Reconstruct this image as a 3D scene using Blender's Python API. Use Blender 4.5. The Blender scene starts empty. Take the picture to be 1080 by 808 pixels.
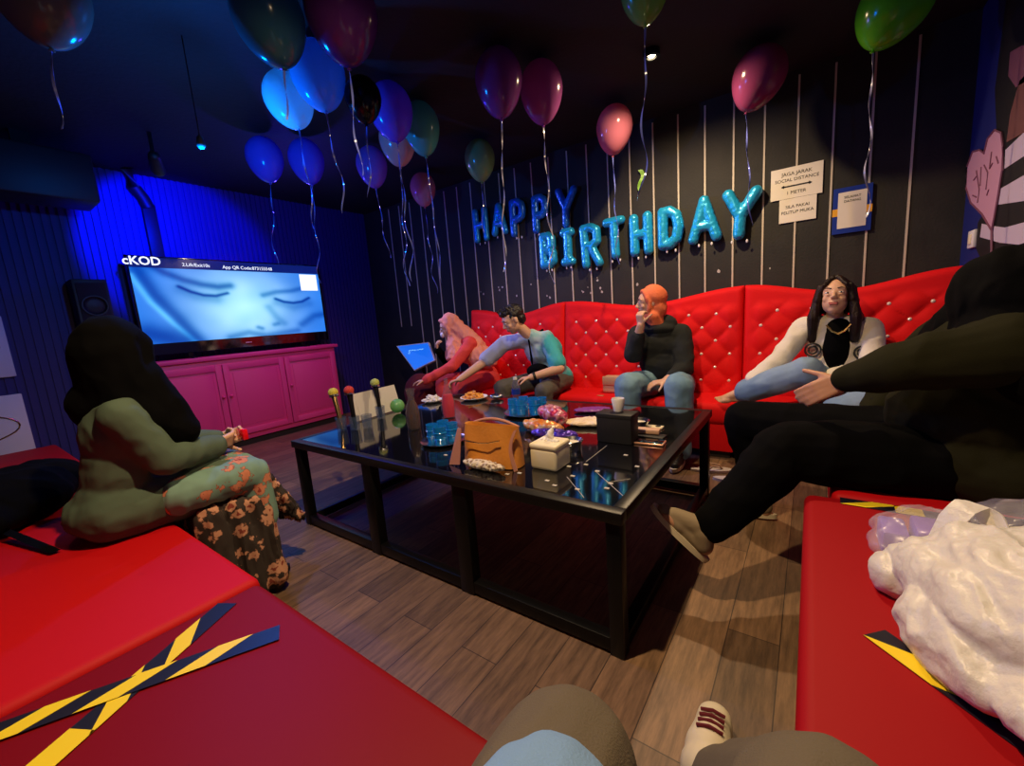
import bpy, bmesh, math, random
from mathutils import Vector, Matrix, noise, Quaternion
PI = math.pi
V = Vector
random.seed(7)
C = bpy.context.scene.collection
SC = bpy.context.scene

# ------------------------------------------------------------------ camera
YAW, PITCH, ROLL, FPX = math.radians(35.994), math.radians(9.078), math.radians(-4.279), 438.65
CAMZ = 1.15
_F = V((-math.sin(YAW)*math.cos(PITCH), math.cos(YAW)*math.cos(PITCH), -math.sin(PITCH)))
_R = V((math.cos(YAW), math.sin(YAW), 0)); _U = _R.cross(_F)
_r = math.cos(ROLL)*_R + math.sin(ROLL)*_U
_u = -math.sin(ROLL)*_R + math.cos(ROLL)*_U
cam = bpy.data.cameras.new('camera'); co = bpy.data.objects.new('camera', cam); C.objects.link(co)
cam.sensor_width = 36; cam.lens = FPX/1080*36; cam.clip_start = 0.04
co.matrix_world = Matrix(((_r.x, _u.x, -_F.x, 0), (_r.y, _u.y, -_F.y, 0), (_r.z, _u.z, -_F.z, CAMZ), (0, 0, 0, 1)))
SC.camera = co

# survey helpers: a sight line read off the photograph, met with a real plane of the room
def _ray(x, y): return _r*((x-540)/FPX) - _u*((y-404)/FPX) + _F
def onz(x, y, z):
    d = _ray(x, y); return V((0, 0, CAMZ)) + d*((z-CAMZ)/d.z)
def ony(x, y, Y):
    d = _ray(x, y); return V((0, 0, CAMZ)) + d*(Y/d.y)
def onx(x, y, X):
    d = _ray(x, y); return V((0, 0, CAMZ)) + d*(X/d.x)

# ------------------------------------------------------------------ world and exposure
w = bpy.data.worlds.new('world'); SC.world = w; w.use_nodes = True
w.node_tree.nodes['Background'].inputs[0].default_value = (0.25, 0.25, 0.6, 1)
w.node_tree.nodes['Background'].inputs[1].default_value = 0.0015
SC.view_settings.view_transform = 'Standard'; SC.view_settings.look = 'None'
SC.view_settings.exposure = 0.0; SC.view_settings.gamma = 1.0; SC.view_settings.use_curve_mapping = False

def light(kind, loc, energy, color, aim=None, size=0.05, angle=120, blend=0.6):
    l = bpy.data.lights.new('lamp', kind); l.energy = energy; l.color = color
    if kind == 'SPOT': l.spot_size = math.radians(angle); l.spot_blend = blend
    if kind in ('SPOT', 'POINT'): l.shadow_soft_size = size
    if kind == 'AREA': l.size = size
    o = bpy.data.objects.new('lamp', l); C.objects.link(o); o.location = loc
    if aim is not None:
        o.rotation_euler = (V(aim)-V(loc)).to_track_quat('-Z', 'Y').to_euler()
    return o
WARM = (1.0, 0.70, 0.40)
CEIL = 2.72
LA = (-0.865, 2.93, 2.66)     # the downlight seen in the photograph
LB = (-0.83, 0.66, 2.66)      # its neighbour over the near side of the table
light('SPOT', LA, 122, WARM, aim=(LA[0], LA[1], 0), size=0.03, angle=173, blend=0.7)
light('SPOT', LB, 180, WARM, aim=(LB[0], LB[1], 0), size=0.035, angle=168, blend=0.75)
light('SPOT', (-3.25, 0.3, 2.66), 9, WARM, aim=(-3.25, 0.3, 0), size=0.035, angle=120, blend=0.9)
# blue stage light on the television wall, and the coloured washes
SB = (-4.22, 1.28, 2.34)
light('SPOT', SB, 230, (0.0, 0.003, 1.0), aim=(-5.2, 1.56, 2.10), size=0.03, angle=78, blend=0.3)
SBB = (-2.72, 1.05, 2.14)     # added blue lamp among the balloons, to light them and the floor
light('POINT', SBB, 46, (0.0, 0.19, 1.0), size=0.03)
light('POINT', (-4.0, 2.3, 2.25), 19, (0.05, 0.03, 1.0), size=0.05)
light('SPOT', (-3.9, 2.2, 2.5), 44, (1.0, 0.10, 0.45), aim=(-4.95, 2.1, 0.6), size=0.05, angle=85, blend=0.8)
light('SPOT', (-4.3, 2.5, 2.3), 130, (0.60, 0.50, 1.0), aim=(-1.7, 3.2, 0.9), size=0.05, angle=70, blend=0.8)

# ------------------------------------------------------------------ materials
def mat(name, col, rough=0.6, metal=0.0, emit=None, estr=1.0, trans=0.0, bump=0.0, bscale=200.0, sheen=0.0, alpha=1.0, coat=0.0, sss=0.0, var=None, vscale=5.0, spec=None, ior=None):
    m = bpy.data.materials.new(name); m.use_nodes = True
    nt = m.node_tree; b = nt.nodes['Principled BSDF']; I = b.inputs
    I['Base Color'].default_value = (*col, 1); I['Roughness'].default_value = rough; I['Metallic'].default_value = metal
    if emit: I['Emission Color'].default_value = (*emit, 1); I['Emission Strength'].default_value = estr
    if trans: I['Transmission Weight'].default_value = trans
    if sheen: I['Sheen Weight'].default_value = sheen
    if coat: I['Coat Weight'].default_value = coat; I['Coat Roughness'].default_value = 0.05
    if alpha < 1: I['Alpha'].default_value = alpha
    if sss: I['Subsurface Weight'].default_value = sss; I['Subsurface Radius'].default_value = (0.05, 0.02, 0.01); I['Subsurface Scale'].default_value = 0.1
    if spec is not None: I['Specular IOR Level'].default_value = spec
    if ior: I['IOR'].default_value = ior
    tc = nt.nodes.new('ShaderNodeTexCoord')
    if bump:
        n = nt.nodes.new('ShaderNodeTexNoise'); n.inputs['Scale'].default_value = bscale; n.inputs['Detail'].default_value = 4
        bp = nt.nodes.new('ShaderNodeBump'); bp.inputs['Strength'].default_value = bump; bp.inputs['Distance'].default_value = 0.01
        nt.links.new(tc.outputs['Object'], n.inputs['Vector']); nt.links.new(n.outputs['Fac'], bp.inputs['Height']); nt.links.new(bp.outputs[0], I['Normal'])
    if var:   # a second colour mottled in: dye, wear or print of the thing itself
        n = nt.nodes.new('ShaderNodeTexNoise'); n.inputs['Scale'].default_value = vscale; n.inputs['Detail'].default_value = 3
        r = nt.nodes.new('ShaderNodeValToRGB'); r.color_ramp.elements[0].position = 0.42; r.color_ramp.elements[1].position = 0.6
        r.color_ramp.elements[0].color = (*col, 1); r.color_ramp.elements[1].color = (*var, 1)
        nt.links.new(tc.outputs['Object'], n.inputs['Vector']); nt.links.new(n.outputs['Fac'], r.inputs['Fac']); nt.links.new(r.outputs[0], I['Base Color'])
    return m
M = {}
M['black'] = mat('black_paint', (0.006, 0.006, 0.007), 0.55)
M['blackmetal'] = mat('black_steel', (0.004, 0.004, 0.005), 0.35, spec=0.25)
M['ceil'] = mat('black_ceiling', (0.0035, 0.0035, 0.004), 0.8, bump=0.3, bscale=30)
M['wall'] = mat('black_wall', (0.022, 0.021, 0.016), 0.75, bump=0.2, bscale=60, var=(0.017, 0.017, 0.013))
M['strip'] = mat('pale_strip', (0.62, 0.55, 0.42), 0.5)
M['slat'] = mat('purple_slat', (0.018, 0.012, 0.15), 0.6)
M['bluewall'] = mat('blue_wall', (0.005, 0.012, 0.14), 0.6)
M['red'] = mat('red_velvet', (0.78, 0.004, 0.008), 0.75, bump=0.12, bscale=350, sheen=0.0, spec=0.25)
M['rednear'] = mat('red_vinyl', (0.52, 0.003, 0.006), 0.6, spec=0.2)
M['redshaded'] = mat('shaded_red_vinyl', (0.20, 0.001, 0.003), 0.55, spec=0.2)  # red vinyl with the photographer's shadow put into its colour
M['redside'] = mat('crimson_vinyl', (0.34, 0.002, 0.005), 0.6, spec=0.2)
M['jewel'] = mat('crystal_button', (0.9, 0.8, 0.75), 0.08, spec=1.0)
M['plinth'] = mat('dark_plinth', (0.012, 0.006, 0.006), 0.7)
M['cab'] = mat('pink_cabinet_paint', (0.72, 0.05, 0.22), 0.5, bump=0.05, bscale=60)
M['glossblack'] = mat('black_glass', (0.004, 0.004, 0.005), 0.06, spec=0.5, ior=2.1)
M['rim'] = mat('table_rim', (0.007, 0.007, 0.007), 0.38, spec=0.35)
M['white'] = mat('white_plastic', (0.75, 0.73, 0.7), 0.4)
M['paper'] = mat('paper', (0.82, 0.78, 0.66), 0.7)
M['ink'] = mat('ink', (0.02, 0.02, 0.02), 0.6)
M['yellow'] = mat('yellow_tape', (0.95, 0.72, 0.02), 0.4)
M['tapeblack'] = mat('black_tape', (0.01, 0.01, 0.02), 0.4)
M['skin'] = mat('skin', (0.52, 0.27, 0.16), 0.5, sss=0.15)
M['skinlight'] = mat('light_skin', (0.68, 0.40, 0.26), 0.5, sss=0.15)
M['lip'] = mat('lips', (0.42, 0.10, 0.09), 0.45)
M['hair'] = mat('black_hair', (0.012, 0.009, 0.008), 0.4, bump=0.5, bscale=150)
M['brownhair'] = mat('dark_brown_hair', (0.007, 0.0045, 0.0035), 0.5, bump=0.4, bscale=150, var=(0.022, 0.009, 0.005), spec=0.3)
M['eyewhite'] = mat('eye_white', (0.8, 0.78, 0.75), 0.2)
M['jeans'] = mat('blue_denim', (0.14, 0.27, 0.38), 0.8, bump=0.3, bscale=400, var=(0.20, 0.36, 0.46), vscale=6)
M['jeansblue'] = mat('light_denim', (0.15, 0.26, 0.42), 0.8, bump=0.3, bscale=400, var=(0.24, 0.36, 0.5), vscale=5)
M['greytrouser'] = mat('grey_trousers', (0.10, 0.095, 0.08), 0.85, bump=0.3, bscale=400)
M['blackcloth'] = mat('black_cloth', (0.0012, 0.0012, 0.0013), 0.9, bump=0.15, bscale=300, spec=0.08)
M['blacktop'] = mat('charcoal_knit', (0.010, 0.013, 0.013), 0.9, bump=0.4, bscale=300)
M['olive'] = mat('olive_cloth', (0.015, 0.0145, 0.005), 0.9, bump=0.15, bscale=300, spec=0.1)
M['whitejacket'] = mat('white_jacket', (0.78, 0.72, 0.60), 0.85, bump=0.3, bscale=200)
M['orangehijab'] = mat('orange_headscarf', (0.80, 0.18, 0.07), 0.8, bump=0.3, bscale=120)
M['pinkhijab'] = mat('salmon_headscarf', (0.85, 0.32, 0.24), 0.8, bump=0.3, bscale=120)
M['coral'] = mat('coral_dress', (0.78, 0.06, 0.05), 0.8, bump=0.3, bscale=120)
M['maroon'] = mat('maroon_cloth', (0.12, 0.006, 0.012), 0.9, bump=0.3, bscale=120)
M['sage'] = mat('sage_tunic', (0.085, 0.125, 0.085), 0.85, bump=0.1, bscale=400, spec=0.2)
M['blueknit'] = mat('pale_blue_cloth', (0.20, 0.36, 0.58), 0.85, bump=0.3, bscale=250)
M['khaki'] = mat('grey_brown_trousers', (0.13, 0.105, 0.065), 0.85, bump=0.3, bscale=300)
M['tan'] = mat('tan_leather', (0.62, 0.24, 0.035), 0.45, bump=0.15, bscale=80)
M['pinktan'] = mat('pink_brown_leather', (0.50, 0.22, 0.14), 0.5)
M['beigebag'] = mat('beige_leather', (0.62, 0.38, 0.24), 0.5, bump=0.15, bscale=60)
M['cream'] = mat('cream_plastic', (0.85, 0.76, 0.52), 0.35)
M['tissue'] = mat('tissue_paper', (0.9, 0.88, 0.82), 0.9)
M['tumbler'] = mat('tumbler_glass', (0.10, 0.16, 0.30), 0.05, alpha=0.30, spec=1.0, ior=1.9)  # bluish glow on the drinking glasses put into their colour
M['glass'] = mat('clear_glass', (0.22, 0.22, 0.24), 0.04, alpha=0.12, spec=1.0, ior=1.9)
M['blueglass'] = mat('blue_glass', (0.01, 0.25, 0.70), 0.06, alpha=0.72, spec=0.8, ior=1.7)
M['plasticclear'] = mat('clear_plastic', (0.20, 0.21, 0.34), 0.1, alpha=0.13, spec=0.9, ior=1.6)
M['cola'] = mat('dark_drink', (0.05, 0.016, 0.008), 0.12, spec=0.8)
M['reddrink'] = mat('red_drink', (0.80, 0.005, 0.015), 0.15, emit=None)
M['steel'] = mat('steel', (0.6, 0.6, 0.62), 0.2, metal=1.0)
M['goldmetal'] = mat('gold_metal', (0.75, 0.5, 0.2), 0.25, metal=1.0)
M['yellowfoam'] = mat('yellow_foam', (0.70, 0.58, 0.06), 0.8, bump=0.8, bscale=200)
M['redfoam'] = mat('red_foam', (0.6, 0.05, 0.03), 0.8, bump=0.8, bscale=200)
M['greenfoam'] = mat('green_yellow_foam', (0.50, 0.55, 0.12), 0.8, bump=0.8, bscale=200)
M['food'] = mat('fried_food', (0.85, 0.42, 0.06), 0.6, bump=0.6, bscale=60, var=(0.7, 0.25, 0.03), vscale=40)
M['rice'] = mat('white_food', (0.8, 0.75, 0.65), 0.7, bump=0.6, bscale=100)
M['redbag'] = mat('magenta_foil', (0.45, 0.02, 0.10), 0.3, metal=0.3, var=(0.75, 0.4, 0.45), vscale=22)
M['orangebag'] = mat('orange_foil', (0.75, 0.22, 0.03), 0.3, metal=0.3, var=(0.8, 0.6, 0.35), vscale=20)
M['bluebag'] = mat('dark_blue_foil', (0.03, 0.02, 0.22), 0.25, metal=0.4, var=(0.12, 0.05, 0.5), vscale=22)
M['beigepaper'] = mat('beige_wrapper', (0.72, 0.55, 0.33), 0.6, bump=0.4, bscale=40, var=(0.8, 0.68, 0.5), vscale=25)
M['purplefoil'] = mat('purple_wrapper', (0.22, 0.05, 0.28), 0.35)
M['rosegold'] = mat('rose_gold', (0.85, 0.45, 0.3), 0.3, metal=0.6)
M['ribbon'] = mat('ribbon', (0.12, 0.15, 0.5), 0.15, spec=1.0)
M['ribbonpale'] = mat('pale_ribbon', (0.35, 0.34, 0.45), 0.2, spec=1.0)
M['neon'] = mat('green_ribbon', (0.35, 0.75, 0.1), 0.4)
M['blueframe'] = mat('royal_blue_frame', (0.008, 0.035, 0.30), 0.4)
M['orange'] = mat('orange_card', (0.85, 0.42, 0.03), 0.5)
M['whitebag'] = mat('white_carrier_bag', (0.74, 0.71, 0.64), 0.38, bump=0.35, bscale=45, sss=0.05)
M['lilac'] = mat('lilac_pack', (0.30, 0.16, 0.60), 0.4)
M['sole'] = mat('cream_sole', (0.70, 0.62, 0.42), 0.6)
M['canvas'] = mat('beige_canvas', (0.26, 0.20, 0.12), 0.8)
M['muralpink'] = mat('mural_pink', (0.50, 0.26, 0.36), 0.7)
M['muralplum'] = mat('mural_plum', (0.16, 0.05, 0.09), 0.7)
M['muralwhite'] = mat('mural_white', (0.50, 0.42, 0.52), 0.7)
M['muralskin'] = mat('mural_brown', (0.14, 0.05, 0.045), 0.7)
M['speaker'] = mat('speaker_grille', (0.012, 0.006, 0.008), 0.6, bump=0.6, bscale=300)
M['lampglow'] = mat('lamp_glow', (1, 0.8, 0.5), 0.4, emit=(1.0, 0.82, 0.5), estr=45)
M['screenblue'] = mat('lit_blue_screen', (0, 0, 0), 0.3, emit=(0.01, 0.16, 0.95), estr=0.9)
M['screentext'] = mat('lit_screen_text', (0, 0, 0), 0.3, emit=(0.25, 0.6, 1.0), estr=1.2)
M['whitetext'] = mat('lit_white_text', (0, 0, 0), 0.3, emit=(0.8, 0.85, 1.0), estr=1.3)
M['tvbar'] = mat('lit_screen_band', (0, 0, 0), 0.15, emit=(0.004, 0.012, 0.16), estr=1.0)
M['confetti'] = mat('paint_chip', (0.5, 0.47, 0.42), 0.6)
M['cardwhite'] = mat('white_card', (0.72, 0.70, 0.68), 0.6)

def foil(name, col):
    m = mat(name, col, 0.28, metal=0.35, bump=0.25, bscale=35, spec=0.8); return m
M['foil'] = foil('blue_foil', (0.02, 0.46, 0.85)); M['foilbluelit'] = foil('blue_lit_foil_letter', (0.01, 0.20, 0.80))  # darker foil: blue light falling on P, P and Y put into its colour

def latex(name, col, tl=0.45):
    m = bpy.data.materials.new(name); m.use_nodes = True; nt = m.node_tree
    b = nt.nodes['Principled BSDF']; b.inputs['Base Color'].default_value = (*col, 1); b.inputs['Roughness'].default_value = 0.16
    b.inputs['Specular IOR Level'].default_value = 0.7
    t = nt.nodes.new('ShaderNodeBsdfTranslucent'); t.inputs[0].default_value = (*col, 1)
    x = nt.nodes.new('ShaderNodeMixShader'); x.inputs[0].default_value = tl
    nt.links.new(b.outputs[0], x.inputs[1]); nt.links.new(t.outputs[0], x.inputs[2]); nt.links.new(x.outputs[0], nt.nodes['Material Output'].inputs[0])
    return m

def wood_floor():
    m = bpy.data.materials.new('wood_planks'); m.use_nodes = True; nt = m.node_tree; b = nt.nodes['Principled BSDF']
    tc = nt.nodes.new('ShaderNodeTexCoord'); mp = nt.nodes.new('ShaderNodeMapping'); mp.inputs['Rotation'].default_value = (0, 0, PI/2)
    nt.links.new(tc.outputs['Object'], mp.inputs[0])
    br = nt.nodes.new('ShaderNodeTexBrick'); br.inputs['Scale'].default_value = 1.0
    br.inputs['Brick Width'].default_value = 1.1; br.inputs['Row Height'].default_value = 0.155; br.inputs['Mortar Size'].default_value = 0.0018
    br.inputs['Color1'].default_value = (0.25, 0.145, 0.075, 1); br.inputs['Color2'].default_value = (0.13, 0.078, 0.043, 1); br.inputs['Mortar'].default_value = (0.05, 0.03, 0.018, 1)
    nt.links.new(mp.outputs[0], br.inputs[0])
    mp2 = nt.nodes.new('ShaderNodeMapping'); mp2.inputs['Scale'].default_value = (14, 1.6, 1); nt.links.new(tc.outputs['Object'], mp2.inputs[0])
    n = nt.nodes.new('ShaderNodeTexNoise'); n.inputs['Scale'].default_value = 3.5; n.inputs['Detail'].default_value = 8; n.inputs['Roughness'].default_value = 0.7; nt.links.new(mp2.outputs[0], n.inputs[0])
    mr = nt.nodes.new('ShaderNodeMapRange'); mr.inputs[1].default_value = 0.3; mr.inputs[2].default_value = 0.7; mr.inputs[3].default_value = 0.45; mr.inputs[4].default_value = 1.45
    nt.links.new(n.outputs['Fac'], mr.inputs[0])
    mx = nt.nodes.new('ShaderNodeMix'); mx.data_type = 'RGBA'; mx.blend_type = 'MULTIPLY'; mx.inputs[0].default_value = 1
    nt.links.new(br.outputs['Color'], mx.inputs[6]); nt.links.new(mr.outputs[0], mx.inputs[7]); nt.links.new(mx.outputs[2], b.inputs['Base Color'])
    b.inputs['Roughness'].default_value = 0.5
    return m
M['floor'] = wood_floor()

def floral(name, base, petal, dark, scale):
    m = bpy.data.materials.new(name); m.use_nodes = True; nt = m.node_tree; b = nt.nodes['Principled BSDF']; b.inputs['Roughness'].default_value = 0.85
    tc = nt.nodes.new('ShaderNodeTexCoord'); v = nt.nodes.new('ShaderNodeTexVoronoi'); v.inputs['Scale'].default_value = scale
    n = nt.nodes.new('ShaderNodeTexNoise'); n.inputs['Scale'].default_value = scale*3.2; n.inputs['Detail'].default_value = 4
    ad = nt.nodes.new('ShaderNodeMath'); ad.operation = 'MULTIPLY_ADD'; ad.inputs[1].default_value = 0.8; 
    nt.links.new(tc.outputs['Object'], v.inputs[0]); nt.links.new(tc.outputs['Object'], n.inputs[0])
    nt.links.new(n.outputs['Fac'], ad.inputs[0]); nt.links.new(v.outputs['Distance'], ad.inputs[2])
    r = nt.nodes.new('ShaderNodeValToRGB'); e = r.color_ramp.elements; r.color_ramp.interpolation = 'CONSTANT'
    e[0].position = 0; e[0].color = (*dark, 1); e[1].position = 0.58; e[1].color = (*petal, 1)
    x = e.new(0.80); x.color = (petal[0]*0.45, petal[1]*0.4, petal[2]*0.4, 1); x = e.new(0.84); x.color = (*base, 1)
    nt.links.new(ad.outputs[0], r.inputs[0]); nt.links.new(r.outputs[0], b.inputs['Base Color'])
    return m
M['skirt'] = floral('floral_skirt', (0.17, 0.30, 0.24), (0.60, 0.22, 0.12), (0.30, 0.05, 0.03), 14)
M['skirtdark'] = floral('floral_hem', (0.03, 0.02, 0.015), (0.55, 0.27, 0.16), (0.25, 0.05, 0.03), 16)
M['scarfprint'] = floral('printed_scarf', (0.75, 0.66, 0.48), (0.35, 0.25, 0.15), (0.2, 0.12, 0.08), 60)

def tiedye():
    m = bpy.data.materials.new('tie_dye_shirt'); m.use_nodes = True; nt = m.node_tree; b = nt.nodes['Principled BSDF']; b.inputs['Roughness'].default_value = 0.85
    tc = nt.nodes.new('ShaderNodeTexCoord'); n = nt.nodes.new('ShaderNodeTexNoise'); n.inputs['Scale'].default_value = 6; n.inputs['Detail'].default_value = 4
    sx = nt.nodes.new('ShaderNodeSeparateXYZ'); ad = nt.nodes.new('ShaderNodeMath'); ad.operation = 'MULTIPLY_ADD'; ad.inputs[1].default_value = 1.5
    nt.links.new(tc.outputs['Object'], n.inputs[0]); nt.links.new(tc.outputs['Object'], sx.inputs[0]); nt.links.new(sx.outputs[0], ad.inputs[0]); nt.links.new(n.outputs['Fac'], ad.inputs[2])
    r = nt.nodes.new('ShaderNodeValToRGB'); e = r.color_ramp.elements
    e[0].position = 0.25; e[0].color = (0.55, 0.60, 0.68, 1); e[1].position = 0.75; e[1].color = (0.05, 0.42, 0.48, 1)
    x = e.new(0.5); x.color = (0.42, 0.58, 0.62, 1)
    nt.links.new(ad.outputs[0], r.inputs[0]); nt.links.new(r.outputs[0], b.inputs['Base Color'])
    return m
M['tiedye'] = tiedye()

# ------------------------------------------------------------------ object helpers
def rootloc(o):
    p = V((0, 0, 0))
    while o is not None: p = p + o.location; o = o.parent
    return p
def tagit(o, label=None, cat=None, group=None, kind=None):
    if label: o['label'] = label
    if cat: o['category'] = cat
    if group: o['group'] = group
    if kind: o['kind'] = kind
    return o
def thing(name, label, cat, loc=(0, 0, 0), group=None, rotz=0.0):
    o = bpy.data.objects.new(name, None); C.objects.link(o); o.location = V(loc); o.rotation_euler = (0, 0, rotz); o.empty_display_size = 0.05
    return tagit(o, label, cat, group)
def obj(name, bm, m, parent=None, local=False, smooth=True, label=None):
    if isinstance(bm, bmesh.types.BMesh):
        me = bpy.data.meshes.new(name); bmesh.ops.recalc_face_normals(bm, faces=bm.faces[:]); bm.to_mesh(me); bm.free()
    else: me = bm
    me.name = name
    if not me.materials:
        for x in (m if isinstance(m, (list, tuple)) else [m]): me.materials.append(x)
    o = bpy.data.objects.new(name, me); C.objects.link(o)
    if parent is not None:
        o.parent = parent
        if not local: me.transform(Matrix.Translation(-rootloc(parent)))
    elif not local:
        xs = [v.co for v in me.vertices]
        c = V(((min(v.x for v in xs)+max(v.x for v in xs))/2, (min(v.y for v in xs)+max(v.y for v in xs))/2, min(v.z for v in xs)))
        me.transform(Matrix.Translation(-c)); o.location = c
    if smooth:
        me.polygons.foreach_set('use_smooth', [True]*len(me.polygons))
        try: me.set_sharp_from_angle(angle=math.radians(42))
        except Exception: pass
    if label: o['label'] = label
    return o
def struct(name, bm, m, smooth=False): return tagit(obj(name, bm, m, smooth=smooth), kind='structure')
def solo(name, bm, m, label, cat, group=None): return tagit(obj(name, bm, m), label, cat, group)

def box(bm, lo, hi, bev=0.0, seg=2, rot=None, mi=0):
    lo = V(lo); hi = V(hi); c = (lo+hi)/2
    r = bmesh.ops.create_cube(bm, size=1.0); vs = r['verts']
    for v in vs: v.co = V((v.co.x*(hi.x-lo.x), v.co.y*(hi.y-lo.y), v.co.z*(hi.z-lo.z)))
    fs = list({f for v in vs for f in v.link_faces})
    if bev:
        es = list({e for v in vs for e in v.link_edges})
        r = bmesh.ops.bevel(bm, geom=es, offset=bev, segments=seg, affect='EDGES', profile=0.5)
        vs = list({v for f in r['faces'] for v in f.verts} | {v for v in vs if v.is_valid}); fs = list({f for v in vs for f in v.link_faces})
    for v in vs:
        if rot is not None: v.co = rot @ v.co
        v.co += c
    for f in fs: f.material_index = mi
    return vs
def bx(*boxes, bev=0.0, seg=2, rot=None):
    bm = bmesh.new()
    for lo, hi in boxes: box(bm, lo, hi, bev, seg, rot)
    return bm
def frame_of(d):
    d = d.normalized(); a = V((0, 0, 1)) if abs(d.z) < 0.95 else V((1, 0, 0))
    u = d.cross(a).normalized(); return u, d.cross(u).normalized()
def cap(bm, a, b, r1, r2=None, flat=None, n=14):
    """rounded cone from a to b; flat=(axis, factor) squashes it along an axis"""
    a = V(a); b = V(b); r2 = r1 if r2 is None else r2
    d = b-a; L = d.length
    if L < 1e-6: d = V((0, 0, 1)); L = 1e-6
    u, v = frame_of(d); d = d.normalized(); rings = []
    k = 5
    for i in range(1, k+1):
        t = -PI/2 + PI/2*i/k; rings.append((a + d*(r1*math.sin(t)), r1*math.cos(t)))
    for i in range(0, k):
        t = PI/2*i/k; rings.append((b + d*(r2*math.sin(t)), r2*math.cos(t)))
    new = []
    pv = None; first = bm.verts.new(a-d*r1); new.append(first)
    for c, r in rings:
        ring = [bm.verts.new(c + (u*math.cos(2*PI*j/n)+v*math.sin(2*PI*j/n))*r) for j in range(n)]; new += ring
        for j in range(n):
            if pv is None: bm.faces.new((first, ring[(j+1) % n], ring[j]))
            else: bm.faces.new((pv[j], pv[(j+1) % n], ring[(j+1) % n], ring[j]))
        pv = ring
    last = bm.verts.new(b+d*r2); new.append(last)
    for j in range(n): bm.faces.new((pv[j], pv[(j+1) % n], last))
    if flat:
        ax = V(flat[0]).normalized(); mid = (a+b)/2
        for q in new: q.co -= ax*((q.co-mid).dot(ax))*(1-flat[1])
def ell(bm, c, r, rot=None, n=20):
    vs = bmesh.ops.create_uvsphere(bm, u_segments=n, v_segments=n//2+2, radius=1.0)['verts']
    for v in vs:
        p = V((v.co.x*r[0], v.co.y*r[1], v.co.z*r[2]))
        if rot is not None: p = rot @ p
        v.co = p + V(c)
def lathe(bm, prof, c=(0, 0, 0), n=28, closed=True):
    c = V(c); pv = None; rings = []
    for r, z in prof:
        if r < 1e-5: rings.append([bm.verts.new(c+V((0, 0, z)))])
        else: rings.append([bm.verts.new(c+V((r*math.cos(2*PI*j/n), r*math.sin(2*PI*j/n), z))) for j in range(n)])
    for A, B in zip(rings, rings[1:]):
        for j in range(n):
            q = [A[j % len(A)], A[(j+1) % len(A)], B[(j+1) % len(B)], B[j % len(B)]]
            q = list(dict.fromkeys(q))
            if len(q) >= 3: bm.faces.new(q)
    return rings
def tube(bm, pts, r, n=8, rb=None):
    pts = [V(p) for p in pts]; pv = None
    for i, p in enumerate(pts):
        d = (pts[min(i+1, len(pts)-1)]-pts[max(i-1, 0)]); u, v = frame_of(d)
        rr = r if rb is None else r+(rb-r)*i/(len(pts)-1)
        ring = [bm.verts.new(p+(u*math.cos(2*PI*j/n)+v*math.sin(2*PI*j/n))*rr) for j in range(n)]
        if pv:
            for j in range(n): bm.faces.new((pv[j], pv[(j+1) % n], ring[(j+1) % n], ring[j]))
        else: bm.faces.new(ring[::-1])
        pv = ring
    bm.faces.new(pv)
def strip(bm, pts, wv, th=0.001):
    """a ribbon along pts; wv(i) gives the half-width vector"""
    pa = None
    for i, p in enumerate(pts):
        p = V(p); hw = wv(i); nrm = V((0, 0, 1)).cross(hw); nrm = nrm.normalized()*th if nrm.length > 1e-6 else V((0, th, 0))
        q = [bm.verts.new(p+hw+nrm), bm.verts.new(p-hw+nrm), bm.verts.new(p-hw-nrm), bm.verts.new(p+hw-nrm)]
        if pa:
            for j in range(4): bm.faces.new((pa[j], pa[(j+1) % 4], q[(j+1) % 4], q[j]))
        else: bm.faces.new(q)
        pa = q
    bm.faces.new(pa[::-1])
def poly(bm, pts, ext):
    """prism of a planar outline extruded by ext"""
    a = [bm.verts.new(V(p)) for p in pts]; b = [bm.verts.new(V(p)+V(ext)) for p in pts]
    bm.faces.new(a); bm.faces.new(b[::-1])
    for i in range(len(a)): bm.faces.new((a[i], b[i], b[(i+1) % len(a)], a[(i+1) % len(a)]))
def blob(bm, voxel=0.008, smooth=4, fold=0.0, fscale=8.0, stretch=None, seed=0, cut=None):
    """joins closed shells into one continuous surface"""
    me = bpy.data.meshes.new('tmp'); bm.to_mesh(me); bm.free()
    o = bpy.data.objects.new('tmp', me); C.objects.link(o)
    rm = o.modifiers.new('r', 'REMESH'); rm.mode = 'VOXEL'; rm.voxel_size = voxel; rm.use_smooth_shade = True
    if smooth:
        s = o.modifiers.new('s', 'SMOOTH'); s.factor = 0.5; s.iterations = smooth
    dg = bpy.context.evaluated_depsgraph_get(); dg.update()
    out = bpy.data.meshes.new_from_object(o.evaluated_get(dg))
    bpy.data.objects.remove(o); bpy.data.meshes.remove(me)
    if fold:
        st = V(stretch) if stretch else V((1, 1, 1)); off = V((seed*3.1, seed*1.7, 0))
        nr = [v.normal.copy() for v in out.vertices]
        for v, nn in zip(out.vertices, nr):
            p = V((v.co.x*st.x, v.co.y*st.y, v.co.z*st.z))*fscale+off
            k = 1-2*abs(noise.noise(p)) ; k2 = noise.noise(p*2.3)
            v.co += nn*(fold*(k*0.8-0.35)+fold*0.35*k2)
    return out
def crinkle(me, amp, sc, st=(1, 1, 1)):
    me.update(); nr = [v.normal.copy() for v in me.vertices]
    for v, nn in zip(me.vertices, nr):
        p = V((v.co.x*st[0], v.co.y*st[1], v.co.z*st[2]))*sc
        p += V((noise.noise(p*.5), noise.noise(p*.5+V((7, 0, 0))), 0))*1.2
        v.co += nn*amp*((1-2.4*abs(noise.noise(p)))-.4)
    me.update()
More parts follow.
